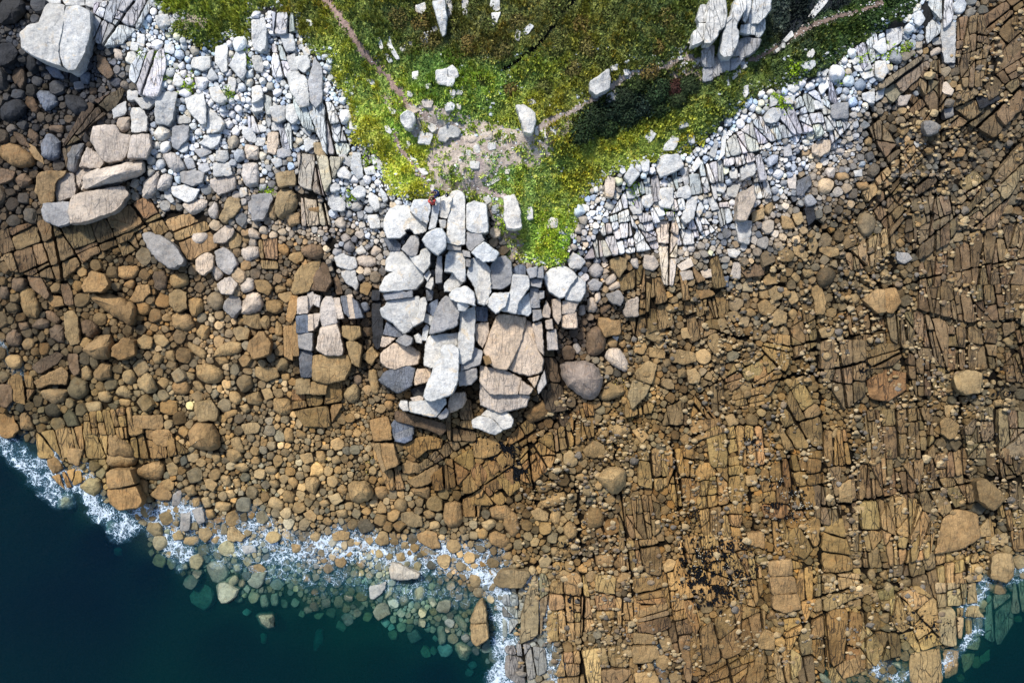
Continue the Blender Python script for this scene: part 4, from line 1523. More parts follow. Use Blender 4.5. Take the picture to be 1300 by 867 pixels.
AUTO = [([(1095,120),(1170,70),(1310,-20),(1310,330),(1150,330),(1090,240)], -42, 14, 52, 30, .75), ([(1090,330),(1310,330),(1310,700),(1080,700),(1040,560)], 84, 13, -8, 28, .72),
        ([(840,540),(1050,540),(1080,700),(1262,700),(1215,810),(1120,840),(1040,867),(835,867),(800,700)], 84, 16, -4, 30, .85), ([(650,745),(800,700),(835,870),(650,880)], 84, 15, 0, 28, .8), ([(480,560),(640,560),(700,500),(760,540),(660,640),(560,650),(500,620)], -35, 16, 50, 26, .75),
        ([(880,400),(1080,380),(1090,540),(840,540)], 84, 16, -30, 30, .4), ([(-20,300),(130,330),(110,440),(-20,470)], -25, 22, 65, 28, .5), ([(345,55),(400,70),(445,190),(410,250),(345,220)], 80, 13, 0, 36, .6), ([(1085,60),(1150,20),(1210,-20),(1210,80),(1120,170)], 86, 12, -30, 30, .6), ([(290,200),(425,230),(425,380),(360,380),(290,290)], 84, 18, 0, 34, .55), ([(700,400),(880,300),(960,300),(960,400),(800,470),(700,500)], 80, 13, -20, 28, .35), ([(60,240),(290,250),(330,330),(130,330)], -24, 26, 66, 34, .6), ([(0,480),(230,500),(230,610),(60,590),(0,550)], 84, 22, 4, 32, .5), ([(470,480),(540,560),(500,620),(455,600)], 84, 16, 0, 30, .7), ([(740,330),(800,230),(880,210),(960,150),(1100,80),(1130,110),(1000,240),(880,310)], 74, 10, -10, 17, .6), ([(455,400),(480,400),(700,430),(730,560),(480,560)], 84, 15, 0, 32, .95), ([(200,70),(345,60),(345,200),(210,220)], 82, 14, 0, 26, .22)]
for PA, a1, s1, a2, s2, pr in AUTO:
    big = []; shatter(np.array(PA, float), a1, 48, a2, 62, big)
    for b, dp in big:
        if abs(area(b)) < 500 or rng.random() > pr: continue
        sub = []; shatter(b, a1 + rng.normal(0, 3), s1 * rng.uniform(.8, 1.3), a2 + rng.normal(0, 5), s2 * rng.uniform(.8, 1.3), sub)
        sub = [q for q, _ in sub if abs(area(q)) > 40 and taken(q) < .25]
        if len(sub) < 3: continue
        cb = centroid(b); f, _ = cfield(np.array(cb[0]), np.array(cb[1])); 
        ITEMS.append(dict(kind='ledge', code='W' if f.mean() > .66 else 'P' if f.mean() > .54 else 'D' if f.mean() < .42 else 'O', h=rng.uniform(.28, .42), P=b, pre=sub))
        for q in sub: paint(q)
GROUPLAB = {
 'crag': ('rock_outcrop', 'pale jointed crag of white blocks at the tip of the headland', 'crag', 2.5),
 'cap': ('boulder', 'broad white boulder with a cracked pinkish corner right of the crag top', 'boulder', 1.5),
 'cracked': ('boulder', 'blue-grey boulder with two black cracks at the foot of the crag', 'boulder', .8),
 'steps': ('rock_ledge', 'column of ochre stepped blocks at the lower left foot of the crag', 'rock ledge', .8),
 'whitesplit': ('boulder', 'white cracked boulder lying below the brown lower end of the crag', 'boulder', 1.3),
 'tower': ('rock_outcrop', 'low rock stack split by dark clefts left of the pale crag', 'crag', 1.2),
 'slab': ('boulder', 'huge white slab split down the middle over the dark gully', 'boulder', 1.8),
 'palepair': ('boulder', 'pale split boulder above the two long slabs', 'boulder', 1.0),
 'longslab': ('boulder', 'long pale slab with a broken grey end, lower of two', 'boulder', 1.2),
 'threeway': ('rock', 'low white rock split three ways in the grass above the path', 'rock', .5),
 'twin': ('rock', 'pair of narrow white rock slivers beside the bare ground', 'rock', .35),
 'outcrop': ('rock_outcrop', 'long white ribbed outcrop at the top edge beside the dark gully', 'crag', 2.0),
 'splittan': ('boulder', 'long tan boulder split across right of the domed boulder', 'boulder', .7),
 'ringed': ('boulder', 'orange domed boulder with curved dark joints among grey stones', 'boulder', 1.),
 'cube': ('boulder', 'ochre cube boulder split across beside the surf', 'boulder', 2.2),
 'offshore': ('boulder', 'pale leaf-shaped rock split across standing in the sea', 'boulder', 2.),
 'loaves': ('boulder', 'three rounded orange loaf-like blocks in one stack of ledge', 'boulder', 1.),
}
LM = [(65,45,'split white slab'),(207,317,'leaf-shaped grey boulder','pale blue-grey leaf-shaped boulder pointed at its upper end on the brown shore'),(740,480,'domed brown boulder','large domed brown boulder below right of the crag'),(155,615,'split cube boulder'),
 (325,437,'squarish orange boulder','large squarish orange boulder left of the rock stack'),(140,235,'long pale slab','long pale slab, upper of the two, below the pale split boulder'),(405,400,'split rock stack'),(515,725,'wedge in the foam','pale pointed wedge boulder at the edge of the foam'),
 (606,790,'leaf-shaped sea rock'),(778,607,'flat-topped tan boulder','wide flat-topped tan boulder among cobbles'),(517,152,'round white path boulder','round white boulder beside the footpath bend'),(668,150,'white path block','large white block beside the path left of the dark shrubs'),
 (559,22,'white grass spire','tall pointed white rock standing in the grass at the top edge'),(930,60,'ribbed white outcrop'),(1066,141,'square grey block','square grey block among white rubble'),(1183,160,'white-topped boulder','pale grey faceted boulder with a white top among brown stones'),
 (1120,383,'ringed orange boulder'),(1257,627,'egg-shaped boulder','big egg-shaped tan boulder by the right-hand ledges'),(765,103,'white shrub-side block','white block standing above the dark shrubs'),(849,212,'turf-edge white boulder','broad white boulder at the lower turf edge'),
 (946,262,'tall ochre block','tall pinkish ochre block at the lower edge of the white rubble'),(264,474,'oval tan boulder','smooth oval tan boulder in the brown cobbles'),(142,390,'angular orange wedge','big angular orange wedge-shaped boulder'),(123,440,'orange twin boulders','larger left-hand one of two orange boulders side by side'),
 (258,556,'big ochre beach boulder','big rounded ochre boulder on the lower beach'),(20,198,'gully orange boulder','orange boulder at the lower end of the dark gully'),(337,787,'green sunken boulder','green pointed boulder sunk offshore below the foam'),(457,624,'round beach boulder','large round tan boulder in the middle of the cobble beach'),
 (649,736,'waterside flat boulder','flat tan boulder at the water where the ledges begin'),(550,400,'pale crag'),(1277,755,'sunken ledge'),(1230,482,'cracked square boulder','tan squarish cracked boulder on the right-hand ledges'),(867,455,'long pale cobble','long flat tan boulder among cobbles right of the domed boulder'),
 (985,435,'weedy ledge'),(915,740,'mussel ledge'),(1060,800,'big ochre ledge'),(990,745,'stacked orange loaves'),(870,160,'turf below the shrubs'),(1040,350,'waisted tan boulder','long waisted tan boulder standing upright in the cobbles'),(613,535,'white cracked boulder'),(985,545,'fan-shaped ledge'),(1210,330,'dark jointed ledges'),
 (1020,150,'white rubble bank'),(300,90,'white rubble slope'),(100,120,'dark gully'),(450,180,'yellow grass edge'),(1290,560,'right-hand dark cleft'),(660,600,'black weed pool'),(760,400,'brown hollow by the crag'),(1120,640,'ledge cobble strip')]
CN = dict(W='white', G='grey', B='blue-grey', P='pinkish', T='tan', O='ochre', D='brown', K='dark', Q='brown', U='greenish sunken')
ORD = ['nearest','second','third','fourth','fifth','sixth','seventh','eighth','ninth','tenth','eleventh','twelfth','thirteenth','fourteenth','fifteenth']
def relation(c, skip=None):
    best = sorted((math.hypot(c[0]-l[0], c[1]-l[1]), i) for i, l in enumerate(LM))
    i = [b[1] for b in best if b[0] > 9][0]; l = LM[i]; dx, dy = c[0]-l[0], c[1]-l[1]; a = math.degrees(math.atan2(dy, dx)) % 360
    k = int((a + 22.5) // 45) % 8
    return i, k, math.hypot(dx, dy)
DIRS = ['right of','below right of','below','below left of','left of','above left of','above','above right of']
pending = []     # (object, centre, description, noun)
def want_label(o, c, desc, noun): pending.append((o, c, desc, noun))
def describe(P, code):
    mn, mx, _ = extent(P); A = abs(area(P)); h = A / (mn * mx + 1e-6)
    size = 'large' if A > 900 else ('small' if A < 260 else 'mid-sized')
    shp = 'long' if mx > 2.1 * mn else ('blocky' if len(P) <= 4 or h > .86 else ('angular' if h < .68 else 'rounded' if code in 'TOUD' else 'chunky'))
    return f'{size} {CN[code]} {shp}'
_b = sorted([abs(area(i['P'])) for i in ITEMS if i['kind'] == 'rock' and not i['turf'] and i['code'] not in 'WG'], reverse=True)
NSOLO = 280; BMIN = _b[NSOLO] if len(_b) > NSOLO else 0; SMALL = []
LMd = {i: l[3] for i, l in enumerate(LM) if len(l) > 3}; lm_used = set()
for it in ITEMS:
    k = it['kind']
    if k == 'rock':
        P = it['P']; c = centroid(P); mn, mx, _ = extent(P); code = it['code']
        m = mn * S; h = it['h'] or float(np.clip(.42 * m, .14, 1.1)) * (1.0 if not it['turf'] else .6)
        white = code in 'WG'
        if not it['turf'] and not white and abs(area(P)) <= BMIN:
            SMALL.append(rock_mesh('', P, h, shade(code, c), boxy=.3, crk=0, tilt=.14, K=14, raw=True)); continue
        me, o0 = rock_mesh('boulder', P, h, shade(code, c), boxy=.7 if (white or c[0] > 800 or rng.random() < .35) else .3, crk=.0 if mx < 22 else (.12 if white else .3), tilt=.14)
        nm = 'rock' if it['turf'] else ('stone_block' if white and mx > 1 else 'boulder')
        o = link(nm, me, loc=o0); inc(o, cat='rock' if it['turf'] else 'boulder', group={'rock': 'pale rocks lying in the headland grass', 'stone_block': 'bleached stone blocks of the upper shore', 'boulder': 'loose boulders of the brown shore'}[nm])
        hit = [i for i in LMd if i not in lm_used and (inpoly(np.array(LM[i][0]), np.array(LM[i][1]), P) or math.hypot(LM[i][0]-c[0], LM[i][1]-c[1]) < 7)]
        if hit: o['label'] = LMd[hit[0]]; lm_used.add(hit[0])
        else: want_label(o, c, describe(P, code), {'rock': 'rock in turf', 'stone_block': 'stone block', 'boulder': 'boulder'}[nm])
    elif k == 'ledge':
        P = it['P']; a1, s1, a2, s2 = it.get('spl', (0, 0, 0, 0)); c = centroid(P); z0 = float(zt(*c)); mn, mx, _ = extent(P)
        root = link('rock_ledge', None, loc=W(c[0], c[1], z0)); inc(root, cat='rock ledge', group='jointed bedrock ledges of the shore')
        ci = {'W': 'white', 'D': 'brown', 'O': 'ochre', 'T': 'tan', 'G': 'grey', 'U': 'sunken greenish', 'P': 'pinkish'}[it['code']]
        want_label(root, c, f"{ci} jointed" + (' long' if mx > 2 * mn else ''), 'ledge of blocks')
        H = it['h'] or .5; ta = rng.random() * 6.28; tl = .25
        base = shade(it['code'], c, .12, .6) * ([1.06, 1.02, .92] if it['code'] in 'DO' else 1.1)
        out = [(q, 0) for q in it.get('pre', [])]
        if not out: shatter(expand(P, 2.5), a1, s1, a2, s2, out)
        for b in [q2 for q, _ in out for q2 in fissure(q)]:
                if abs(area(b)) < 24: continue
                bc = centroid(b)
                cl = np.clip(base * rng.normal(1, .13) * (1 + rng.normal(0, .03, 3)), .01, .85)
                tz = ((bc - c) @ [math.cos(ta), math.sin(ta)]) / max(mx, 1) * tl
                me, o0 = rock_mesh('block', b, max(.15, H + rng.normal(0, .045) + (rng.random() < .12) * rng.uniform(-.25, .12) + tz), cl, boxy=.8, crk=.9, gap=rng.choice([.08, .2, .35, .8], p=[.35, .35, .2, .1]), tilt=.05, jit=1., zb=float(zt(*bc)), K=int(np.clip(8 + extent(b)[1] * .35, 10, 22)), grow=0)
                ch = link('block', me, root, Vector(o0) - root.location)
    else:
        nm, lab, cat, H = GROUPLAB[k]; allP = np.vstack([p['P'] for p in it['parts']]); c = allP.mean(0); z0 = float(zt(*c))
        root = link(nm, None, loc=W(c[0], c[1], z0)); inc(root, lab, cat)
        for p in it['parts']:
            bc = centroid(p['P']); zb = float(zt(*bc)) - (.4 if k == 'crag' else 0)
            if k == 'crag' and p['code'] == 'P': p['code'] = 'd0c0ae'
            hh = (p['h'] or H * rng.uniform(.9, 1.08)) * (.62 if k == 'outcrop' else 1)
            if k == 'crag' and p['h'] is None: hh *= {'B': .66, 'K': .5, 'D': .45, 'd0c0ae': .8}.get(p['code'], 1)
            me, o0 = rock_mesh('block', p['P'], hh, shade(p['code'], bc, .05, .1), boxy=.8, jit=.5, crk=.6 if k == 'outcrop' else .1 if p['code'] in ('W', 'G') else .35, tilt=.05 if hh > 1 else .1, zb=zb, deep=.6, gap=.0, grow=1.6)
            ch = link('block', me, root, Vector(o0) - root.location)

# ---------------- loose stones between: packed cells grown from seeds
import time; T0 = time.time()
gx, gy = np.meshgrid(np.arange(X0, X0 + 1440, 4.), np.arange(Y0, Y0 + 990, 4.))
fc, fs = cfield(gx, gy); fz = zt(gx, gy); fg = grass(gx, gy) | inpoly(gx, gy, GRASS)
def at(A, x, y): return A[np.clip(((y - Y0) / 4).astype(int), 0, A.shape[0]-1), np.clip(((x - X0) / 4).astype(int), 0, A.shape[1]-1)]
bl = occ.copy(); seeds = []
_fx, _fy = np.meshgrid(np.arange(X0, X0 + 1440, 1.), np.arange(Y0, Y0 + 990, 1.)); _fm = FD(_fx, _fy) < 3.4 * fbm(_fx / 14., _fy / 14., 2) - .4
bl |= np.repeat(np.repeat(_fm, SCL, 0), SCL, 1).astype(np.int8)
dirs = np.stack([np.cos(np.linspace(0, 6.283, 12, endpoint=False)), np.sin(np.linspace(0, 6.283, 12, endpoint=False))], 1)
PROB = [(2.8, .10, 2500), (2.0, .22, 7000), (1.45, .4, 16000), (1., .6, 30000), (.72, 1, 50000), (.5, 1, 90000), (.34, 1, 120000)]
yy, xx = np.mgrid[-60:61, -60:61]
for mult, pr, natt in PROB:
    x = rng.uniform(X0 + 3, X0 + 1437, natt); y = rng.uniform(Y0 + 3, Y0 + 987, natt)
    r = at(fs, x, y) * (.55 + .95 * fbm(x / 38 + 7, y / 38, 2)) * mult * rng.uniform(.85, 1.15, natt); z = at(fz, x, y)
    big = fbm(x / 60, y / 60, 2)
    ok = ~at(fg, x, y) & (z > -1.7) & (rng.random(natt) < pr) & ((z > -.2) | ((rng.random(natt) < np.exp(z * 2.3)) & (x > 190)))
    if mult > 1.2: ok &= (big > (.46 if mult < 2 else .5)) | (x < 330)
    if mult < .6: ok &= z > -.5
    x, y, r, z = x[ok], y[ok], r[ok], z[ok]
    qx = ((x[:, None] + dirs[None, :, 0] * r[:, None] * .88 - X0) * SCL).astype(int).clip(0, GW-1); qy = ((y[:, None] + dirs[None, :, 1] * r[:, None] * .88 - Y0) * SCL).astype(int).clip(0, GH-1)
    cx = ((x - X0) * SCL).astype(int).clip(0, GW-1); cy = ((y - Y0) * SCL).astype(int).clip(0, GH-1)
    free = (bl[qy, qx].sum(1) == 0) & (bl[cy, cx] == 0)
    for i in np.nonzero(free)[0]:
        if bl[cy[i], cx[i]] or bl[qy[i], qx[i]].any(): continue
        R = int(r[i] * SCL * .92); a0, b0 = max(cy[i]-R, 0), max(cx[i]-R, 0)
        sub = bl[a0:cy[i]+R+1, b0:cx[i]+R+1]
        k = (yy[60-(cy[i]-a0):60-(cy[i]-a0)+sub.shape[0], 60-(cx[i]-b0):60-(cx[i]-b0)+sub.shape[1]]**2 + xx[60-(cy[i]-a0):60-(cy[i]-a0)+sub.shape[0], 60-(cx[i]-b0):60-(cx[i]-b0)+sub.shape[1]]**2) <= R * R
        sub[k] = 1; seeds.append((x[i], y[i], r[i], z[i]))
seeds = np.array(seeds); n = len(seeds); print('loose stones', n, time.time() - T0)
dist = np.full((GH, GW), 1e9, np.float32); lab = np.full((GH, GW), -1, np.int32); dist[occ > 0] = -1e9
el = rng.uniform(1.0, 1.45, n); ea = rng.uniform(0, math.pi, n)
for i, (x, y, r, z) in enumerate(seeds):
    R = int(r * 1.75 * SCL) + 2; cx = int((x - X0) * SCL); cy = int((y - Y0) * SCL)
    y0, y1, x0, x1 = max(cy-R, 0), min(cy+R, GH), max(cx-R, 0), min(cx+R, GW)
    Yg = (np.arange(y0, y1)[:, None] / SCL + Y0 - y); Xg = (np.arange(x0, x1)[None] / SCL + X0 - x)
    ca, sa = math.cos(ea[i]), math.sin(ea[i]); u = (Xg * ca + Yg * sa) / el[i]; v = (-Xg * sa + Yg * ca) * el[i] ** .5
    dd = np.sqrt(u*u + v*v) - r; m = (dd < dist[y0:y1, x0:x1]) & (dd < .45 * r + .4)
    dist[y0:y1, x0:x1][m] = dd[m]; lab[y0:y1, x0:x1][m] = i
K = 12; a00 = rng.random((n, 1)) * 6.283; ns = np.array([4, 4, 4, 5, 6, 3])[rng.integers(0, 6, (n, 1))]
th = np.linspace(0, 2*math.pi, K, endpoint=False)[None] + a00 + math.pi / ns
ct, st_ = np.cos(th), np.sin(th); rad = np.full((n, K), .6); alive = np.ones((n, K), bool)
for s in range(1, 80):
    t = s * .42
    if not alive.any(): break
    px = ((seeds[:, :1] + ct * t - X0) * SCL).astype(int).clip(0, GW-1); py = ((seeds[:, 1:2] + st_ * t - Y0) * SCL).astype(int).clip(0, GH-1)
    alive &= lab[py, px] == np.arange(n)[:, None]; rad = np.where(alive, t, rad)
m0 = rad.mean(1, keepdims=True); paleS = at(fc, seeds[:, 0], seeds[:, 1]).mean(1) > .6; ang = (rng.random(n) < .9) | paleS
for k in range(6):
    aa = a00 + np.minimum(k, ns - 1) * 6.283 / ns + rng.normal(0, .13, (n, 1)); dk_ = m0 * rng.uniform(.72, .98, (n, 1)); cs = np.cos(th - aa)
    rad = np.where(ang[:, None] & (cs > .25), np.minimum(rad, dk_ / np.maximum(cs, .25)), rad)
rad = np.maximum(rad * 1.06 + .15, .5)
mr = rad.mean(1); good = (mr > .9)
fcs = at(fc, seeds[:, 0], seeds[:, 1])
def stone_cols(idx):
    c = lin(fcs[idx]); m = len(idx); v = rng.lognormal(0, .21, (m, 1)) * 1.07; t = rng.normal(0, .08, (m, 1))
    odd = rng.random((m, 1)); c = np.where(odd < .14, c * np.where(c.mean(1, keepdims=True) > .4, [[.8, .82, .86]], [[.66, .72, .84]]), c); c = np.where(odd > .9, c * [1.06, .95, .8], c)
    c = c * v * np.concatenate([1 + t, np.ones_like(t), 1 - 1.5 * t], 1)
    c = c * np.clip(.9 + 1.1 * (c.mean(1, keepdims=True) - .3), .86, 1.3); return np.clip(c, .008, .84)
def stones_arrays(idx, pale):
    m = len(idx); r = rad[idx]; x, y, _, z = seeds[idx].T; mrr = mr[idx] * S
    h = mrr * rng.uniform(.5, 1.05, m) * np.where(mr[idx] > 6, .8, 1)
    rot = rng.random(m) * 6.28; tlt = rng.uniform(.05, .4, m)
    spec = [(1.02, -.9), (1.0, .38), (.88, .86), (.6, 1.0), (.28, 1.03)]
    P = []
    bx = ang[idx]
    for s, f in spec:
        f2 = {.38: .72, .86: .97, 1.03: 1.0}.get(f, f)
        rr = r * s; X_ = x[:, None] + ct[idx] * rr; Y_ = y[:, None] + st_[idx] * rr
        ff = np.where(bx, f2, f)[:, None] * np.ones((m, K)); cosd = np.cos(th[idx] - rot[:, None]) * s
        if f > 0:
            ff = ff + tlt[:, None] * cosd * .6 - np.maximum(0, np.cos(th[idx] - rot[:, None] * 2.7) * s - .35) * rng.uniform(.2, 1.1, (m, 1))
        P.append((X_, Y_, np.maximum(ff, -.5) * h[:, None]))
    P.append((x[:, None], y[:, None], (1.03 * h)[:, None]))
    Xa = np.concatenate([p[0] for p in P], 1); Ya = np.concatenate([p[1] for p in P], 1); Za = np.concatenate([p[2] for p in P], 1) + z[:, None]
    ztop = (z + h)[:, None]; Vv = W(Xa, Ya, np.broadcast_to(ztop, Xa.shape)); Vv[..., 2] = Za
    i = np.arange(K); j = (i + 1) % K; Q = np.vstack([np.stack([k*K+i, (k+1)*K+i, (k+1)*K+j, k*K+j], 1) for k in range(4)])
    Tt = np.stack([4*K+i, np.full(K, 5*K), 4*K+j], 1)
    return Vv, Q, Tt
def stones_mesh(name, idx):
    Vv, Q, Tt = stones_arrays(idx, False); m, nv = Vv.shape[:2]; off = (np.arange(m) * nv)[:, None, None]
    c = np.repeat(stone_cols(idx), nv, 0); c = np.concatenate([c, np.zeros((len(c), 1))], 1)
    return mesh_np(name, Vv.reshape(-1, 3), [(Q[None] + off).reshape(-1, 4), (Tt[None] + off).reshape(-1, 3)], c, ROCK, sharp=32)
ids = np.nonzero(good)[0]
nb = sum(1 for o in sc.objects if o.name.split('.')[0] == 'boulder' and o.parent is None); nw = sum(1 for o in sc.objects if o.name.split('.')[0] == 'stone_block')
infr = (seeds[:, 0] > 8) & (seeds[:, 0] < 1292) & (seeds[:, 1] > 8) & (seeds[:, 1] < 859) & good & (seeds[:, 3] > -.1)
lum = fcs.mean(1); order = ids[np.argsort(-mr[ids])]; order = [i for i in order if infr[i]]
solo_b = [i for i in order if lum[i] < .66][:max(0, 300 - nb)]; solo_w = [i for i in order if lum[i] >= .66][:max(0, 240 - nw)]
print('traced boulders', nb, 'blocks', nw, 'extra', len(solo_b), len(solo_w), 'objects', len(sc.objects))
for lst, nm in ((solo_b, 'boulder'), (solo_w, 'stone_block')):
    for i in lst:
        Pz = np.stack([seeds[i, 0] + ct[i] * (rad[i] + .3), seeds[i, 1] + st_[i] * (rad[i] + .3)], 1)
        cc = stone_cols(np.array([i]))[0]; lm = cc.mean()
        me, o0 = rock_mesh(nm, Pz, mr[i] * S * rng.uniform(.7, .95), cc, boxy=.35, crk=0, gap=.1, K=16, grow=0)
        o = link(nm, me, loc=o0)
        code = 'W' if lm > .48 else ('G' if lm > .34 else ('T' if lm > .19 else ('O' if lm > .13 else 'D')))
        inc(o, cat='boulder', group={'stone_block': 'bleached stone blocks of the upper shore', 'boulder': 'loose boulders of the brown shore'}[nm])
        want_label(o, (seeds[i, 0], seeds[i, 1]), describe(Pz, code), {'boulder': 'boulder', 'stone_block': 'stone block'}[nm])
rest = np.setdiff1d(ids, np.array(solo_b + solo_w)); pale = lum[rest] >= .66
inc(link('cobbles', stones_mesh('cobbles', rest[~pale])), 'brown and tan cobbles packed between boulders and ledges', 'cobbles', kind='stuff')
inc(link('rubble', stones_mesh('rubble', rest[pale])), 'bleached white rubble along the turf edge', 'rubble', kind='stuff')
o_ = 0; Vs = []; Qs = []; Ts = []; Cs = []
for v_, q_, t_, c_ in SMALL: Vs.append(v_); Qs.append(q_ + o_); Ts.append(t_ + o_); Cs.append(c_); o_ += len(v_)
if Vs: inc(link('cobbles', mesh_np('cobbles', np.vstack(Vs), [np.vstack(Qs), np.vstack(Ts)], np.vstack(Cs), ROCK, sharp=42)), 'larger cobbles lying among the boulders of the brown shore', 'cobbles', kind='stuff')
# labels: rank among neighbours of the same landmark and side
grp = {}
for t in pending:
    i, k, dd_ = relation(t[1]); grp.setdefault((i, k), []).append((dd_, t))
for (i, k), L in grp.items():
    L.sort(key=lambda q: q[0]); seen = {}
    for dd_, (o, c, desc, noun) in L:
        key = (desc, noun); r_ = seen.get(key, 0); seen[key] = r_ + 1
        same = sum(1 for q in L if (q[1][2], q[1][3]) == key)
        o['label'] = f"{desc} {noun}" + (f", {ORD[min(r_, 14)]} such {DIRS[k]} the {LM[i][2]}" if same > 1 else f" {DIRS[k]} the {LM[i][2]}")
# ---------------- small stones strewn over turf and paths
def strew(name, n_, test, cols, rr, label, cat, zoff=0., flat=.7, box=(180, 1200, -30, 340)):
    x = rng.uniform(box[0], box[1], n_ * 30); y = rng.uniform(box[2], box[3], n_ * 30); ok = test(x, y); x, y = x[ok][:n_], y[ok][:n_]; m = len(x)
    r = rr * rng.lognormal(0, .35, (m, 1)) * rng.uniform(.75, 1.2, (m, 8)); t = np.linspace(0, 6.283, 8, endpoint=False)[None] + rng.random((m, 1)) * 6
    asp = rng.uniform(.5, 1, (m, 1)); ux = np.cos(t) * r; uy = np.sin(t) * r * asp; z = ground_z(x, y)[:, None] + zoff; h = r.mean(1, keepdims=True) * S * flat
    P = [(x[:, None] + ux, y[:, None] + uy, z - .05 + 0*ux), (x[:, None] + ux*.9, y[:, None] + uy*.9, z + h*.7 + 0*ux), (x[:, None] + ux*.45, y[:, None] + uy*.45, z + h + 0*ux)]
    Xa, Ya, Za = (np.concatenate([p[k] for p in P], 1) for k in range(3)); Vv = W(Xa, Ya, Za); i = np.arange(8); j = (i+1) % 8
    Q = np.vstack([np.stack([k*8+i, (k+1)*8+i, (k+1)*8+j, k*8+j], 1) for k in range(2)]); T_ = (16 + np.arange(8))[None]
    off = (np.arange(m) * 24)[:, None, None]; c = lin(np.array([hx(q) for q in cols]))[rng.integers(0, len(cols), m)] * rng.normal(1, .12, (m, 1))
    c = np.concatenate([np.repeat(c, 24, 0), np.zeros((m*24, 1))], 1)
    inc(link(name, mesh_np(name, Vv.reshape(-1, 3), [(Q[None] + off).reshape(-1, 4), (T_[None] + off).reshape(-1, 8)], np.clip(c, .01, .85), ROCK, sharp=40)), label, cat, kind='stuff')
paths = [PATH1, PATH2, PATH3, PATH4, PATH5]
def near_path(x, y, w_): return np.minimum.reduce([segdist(x, y, p) for p in paths[1:]]) < w_
strew('gravel', 1500, lambda x, y: (inpoly(x, y, GRAVEL) | near_path(x, y, 6)) & (rng.random(len(x)) < .8), ['d2d0cc','c4b8ae','b2a69c','dcdedf'], 1.05, 'small pale stones strewn over bare ground and paths', 'gravel')
def edge(x, y):
    g = inpoly(x, y, GRASS); L = GRASS[1:-1]; return g & (segdist(x, y, L) < 14 * rng.random(len(x))) 
strew('scattered_stones', 1300, edge, ['cdd6da','c2cace','b4b8b8'], 1.35, 'small white stones lying in the turf edge', 'stones')
strew('scattered_stones', 420, lambda x, y: inpoly(x, y, GRASS) & (y > 60) & (fbm(x/25, y/25) > .56), ['cdd6da','c6ccd0'], 1.3, 'few small white stones dotted through the grass', 'stones')

RIGHT = [(640,560),(840,400),(1090,250),(1180,90),(1310,0),(1310,660),(1210,790),(1080,840),(660,870)]
strew('loose_stones', 4200, lambda x, y: inpoly(x, y, RIGHT) & (fbm(x / 16, y / 30, 3) > .53), ['a89068','9a8058','b09c78','8a7860','b8a27a','7c7468'], 2.3, 'loose tan stones strewn over the bedrock ledges', 'stones', zoff=.42, flat=.9, box=(640, 1310, 0, 870))
# ---------------- grass and shrubs
def blades(name, x, y, z, hgt, spread, cols, nb, label, cat, wid=.5, kind='stuff'):
    m = len(x); a = rng.uniform(0, 6.283, (m, nb)); s = spread[:, None] * rng.uniform(.4, 1.1, (m, nb)); hh = hgt[:, None] * rng.uniform(.35, 1., (m, nb))
    w0 = W(x, y, z)[:, None, :]; dx, dy = np.cos(a) * s, np.sin(a) * s; nx, ny = -np.sin(a) * s * wid * .5, np.cos(a) * s * wid * .5
    st0 = rng.uniform(0, .35, (m, nb))
    p0 = np.stack([w0[..., 0] + dx*st0 - nx*.5, w0[..., 1] + dy*st0 - ny*.5, w0[..., 2] + 0*dx], -1); p1 = np.stack([w0[..., 0] + dx*st0 + nx*.5, w0[..., 1] + dy*st0 + ny*.5, w0[..., 2] + 0*dx], -1)
    p2 = np.stack([w0[..., 0] + dx*.65 + nx, w0[..., 1] + dy*.65 + ny, w0[..., 2] + hh], -1); p3 = np.stack([w0[..., 0] + dx*1.1 - nx*.3, w0[..., 1] + dy*1.1 - ny*.3, w0[..., 2] + hh*.8], -1)
    Vv = np.stack([p0, p1, p2, p3], 2).reshape(-1, 3); F_ = np.arange(m*nb*4).reshape(-1, 4)
    c = np.repeat(cols, nb*4, 0) * np.repeat(rng.uniform(.7, 1.35, (m*nb, 1)), 4, 0)
    return mesh_np(name, Vv, [F_], np.clip(c, .003, .7), LEAF, smooth=False)
def tufts(n_, test, hmul=1.):
    x = rng.uniform(185, 1200, n_ * 4); y = rng.uniform(-60, 345, n_ * 4)
    ok = grass(x, y) & test(x, y); x, y = x[ok][:n_], y[ok][:n_]; return x, y
offpath = lambda x, y: (np.minimum.reduce([segdist(x, y, p) for p in paths]) > 4) & (segdist(x, y, DITCH) > 3) & (~inpoly(x, y, GRAVEL) | (fbm(x/7, y/7) > .58)) & (~inpoly(x, y, [(612,252),(660,262),(668,330),(640,326),(628,290)]) | (fbm(x/6, y/6) > .52)) & (at(occ_c, x, y) == 0)
occ_c = occ[::4*SCL, ::4*SCL][:248, :360]
x, y = tufts(30000, lambda x, y: offpath(x, y)); z = ground_z(x, y) - .03
g = lin(gfield(x, y)) * 2.25 + .02; nz = fbm(x / 12, y / 12, 3)[:, None]; n3 = fbm(x/30+50, y/30, 3)[:, None]
g = np.where(nz > .56, g * [1.35, 1.22, .8], g); g = np.where(nz < .42, g * [.62, .7, .65], g); g = np.where((n3 > .56) & (rng.random((len(x), 1)) < .25), g * [1.3, 1., .8], g)
g = g * rng.lognormal(0, .25, (len(x), 1)); ig = inpoly(x, y, GULLY); g[ig] = lin(hx('2a3430')) * rng.lognormal(0, .3, (ig.sum(), 1))
inc(link('grass', blades('grass', x, y, z, rng.uniform(.08, .32, len(x)) * (1 + (nz[:, 0] > .52)), rng.uniform(.12, .32, len(x)), g, 6, '', '')), 'rough olive and yellow-green grass of the headland', 'grass', kind='stuff')
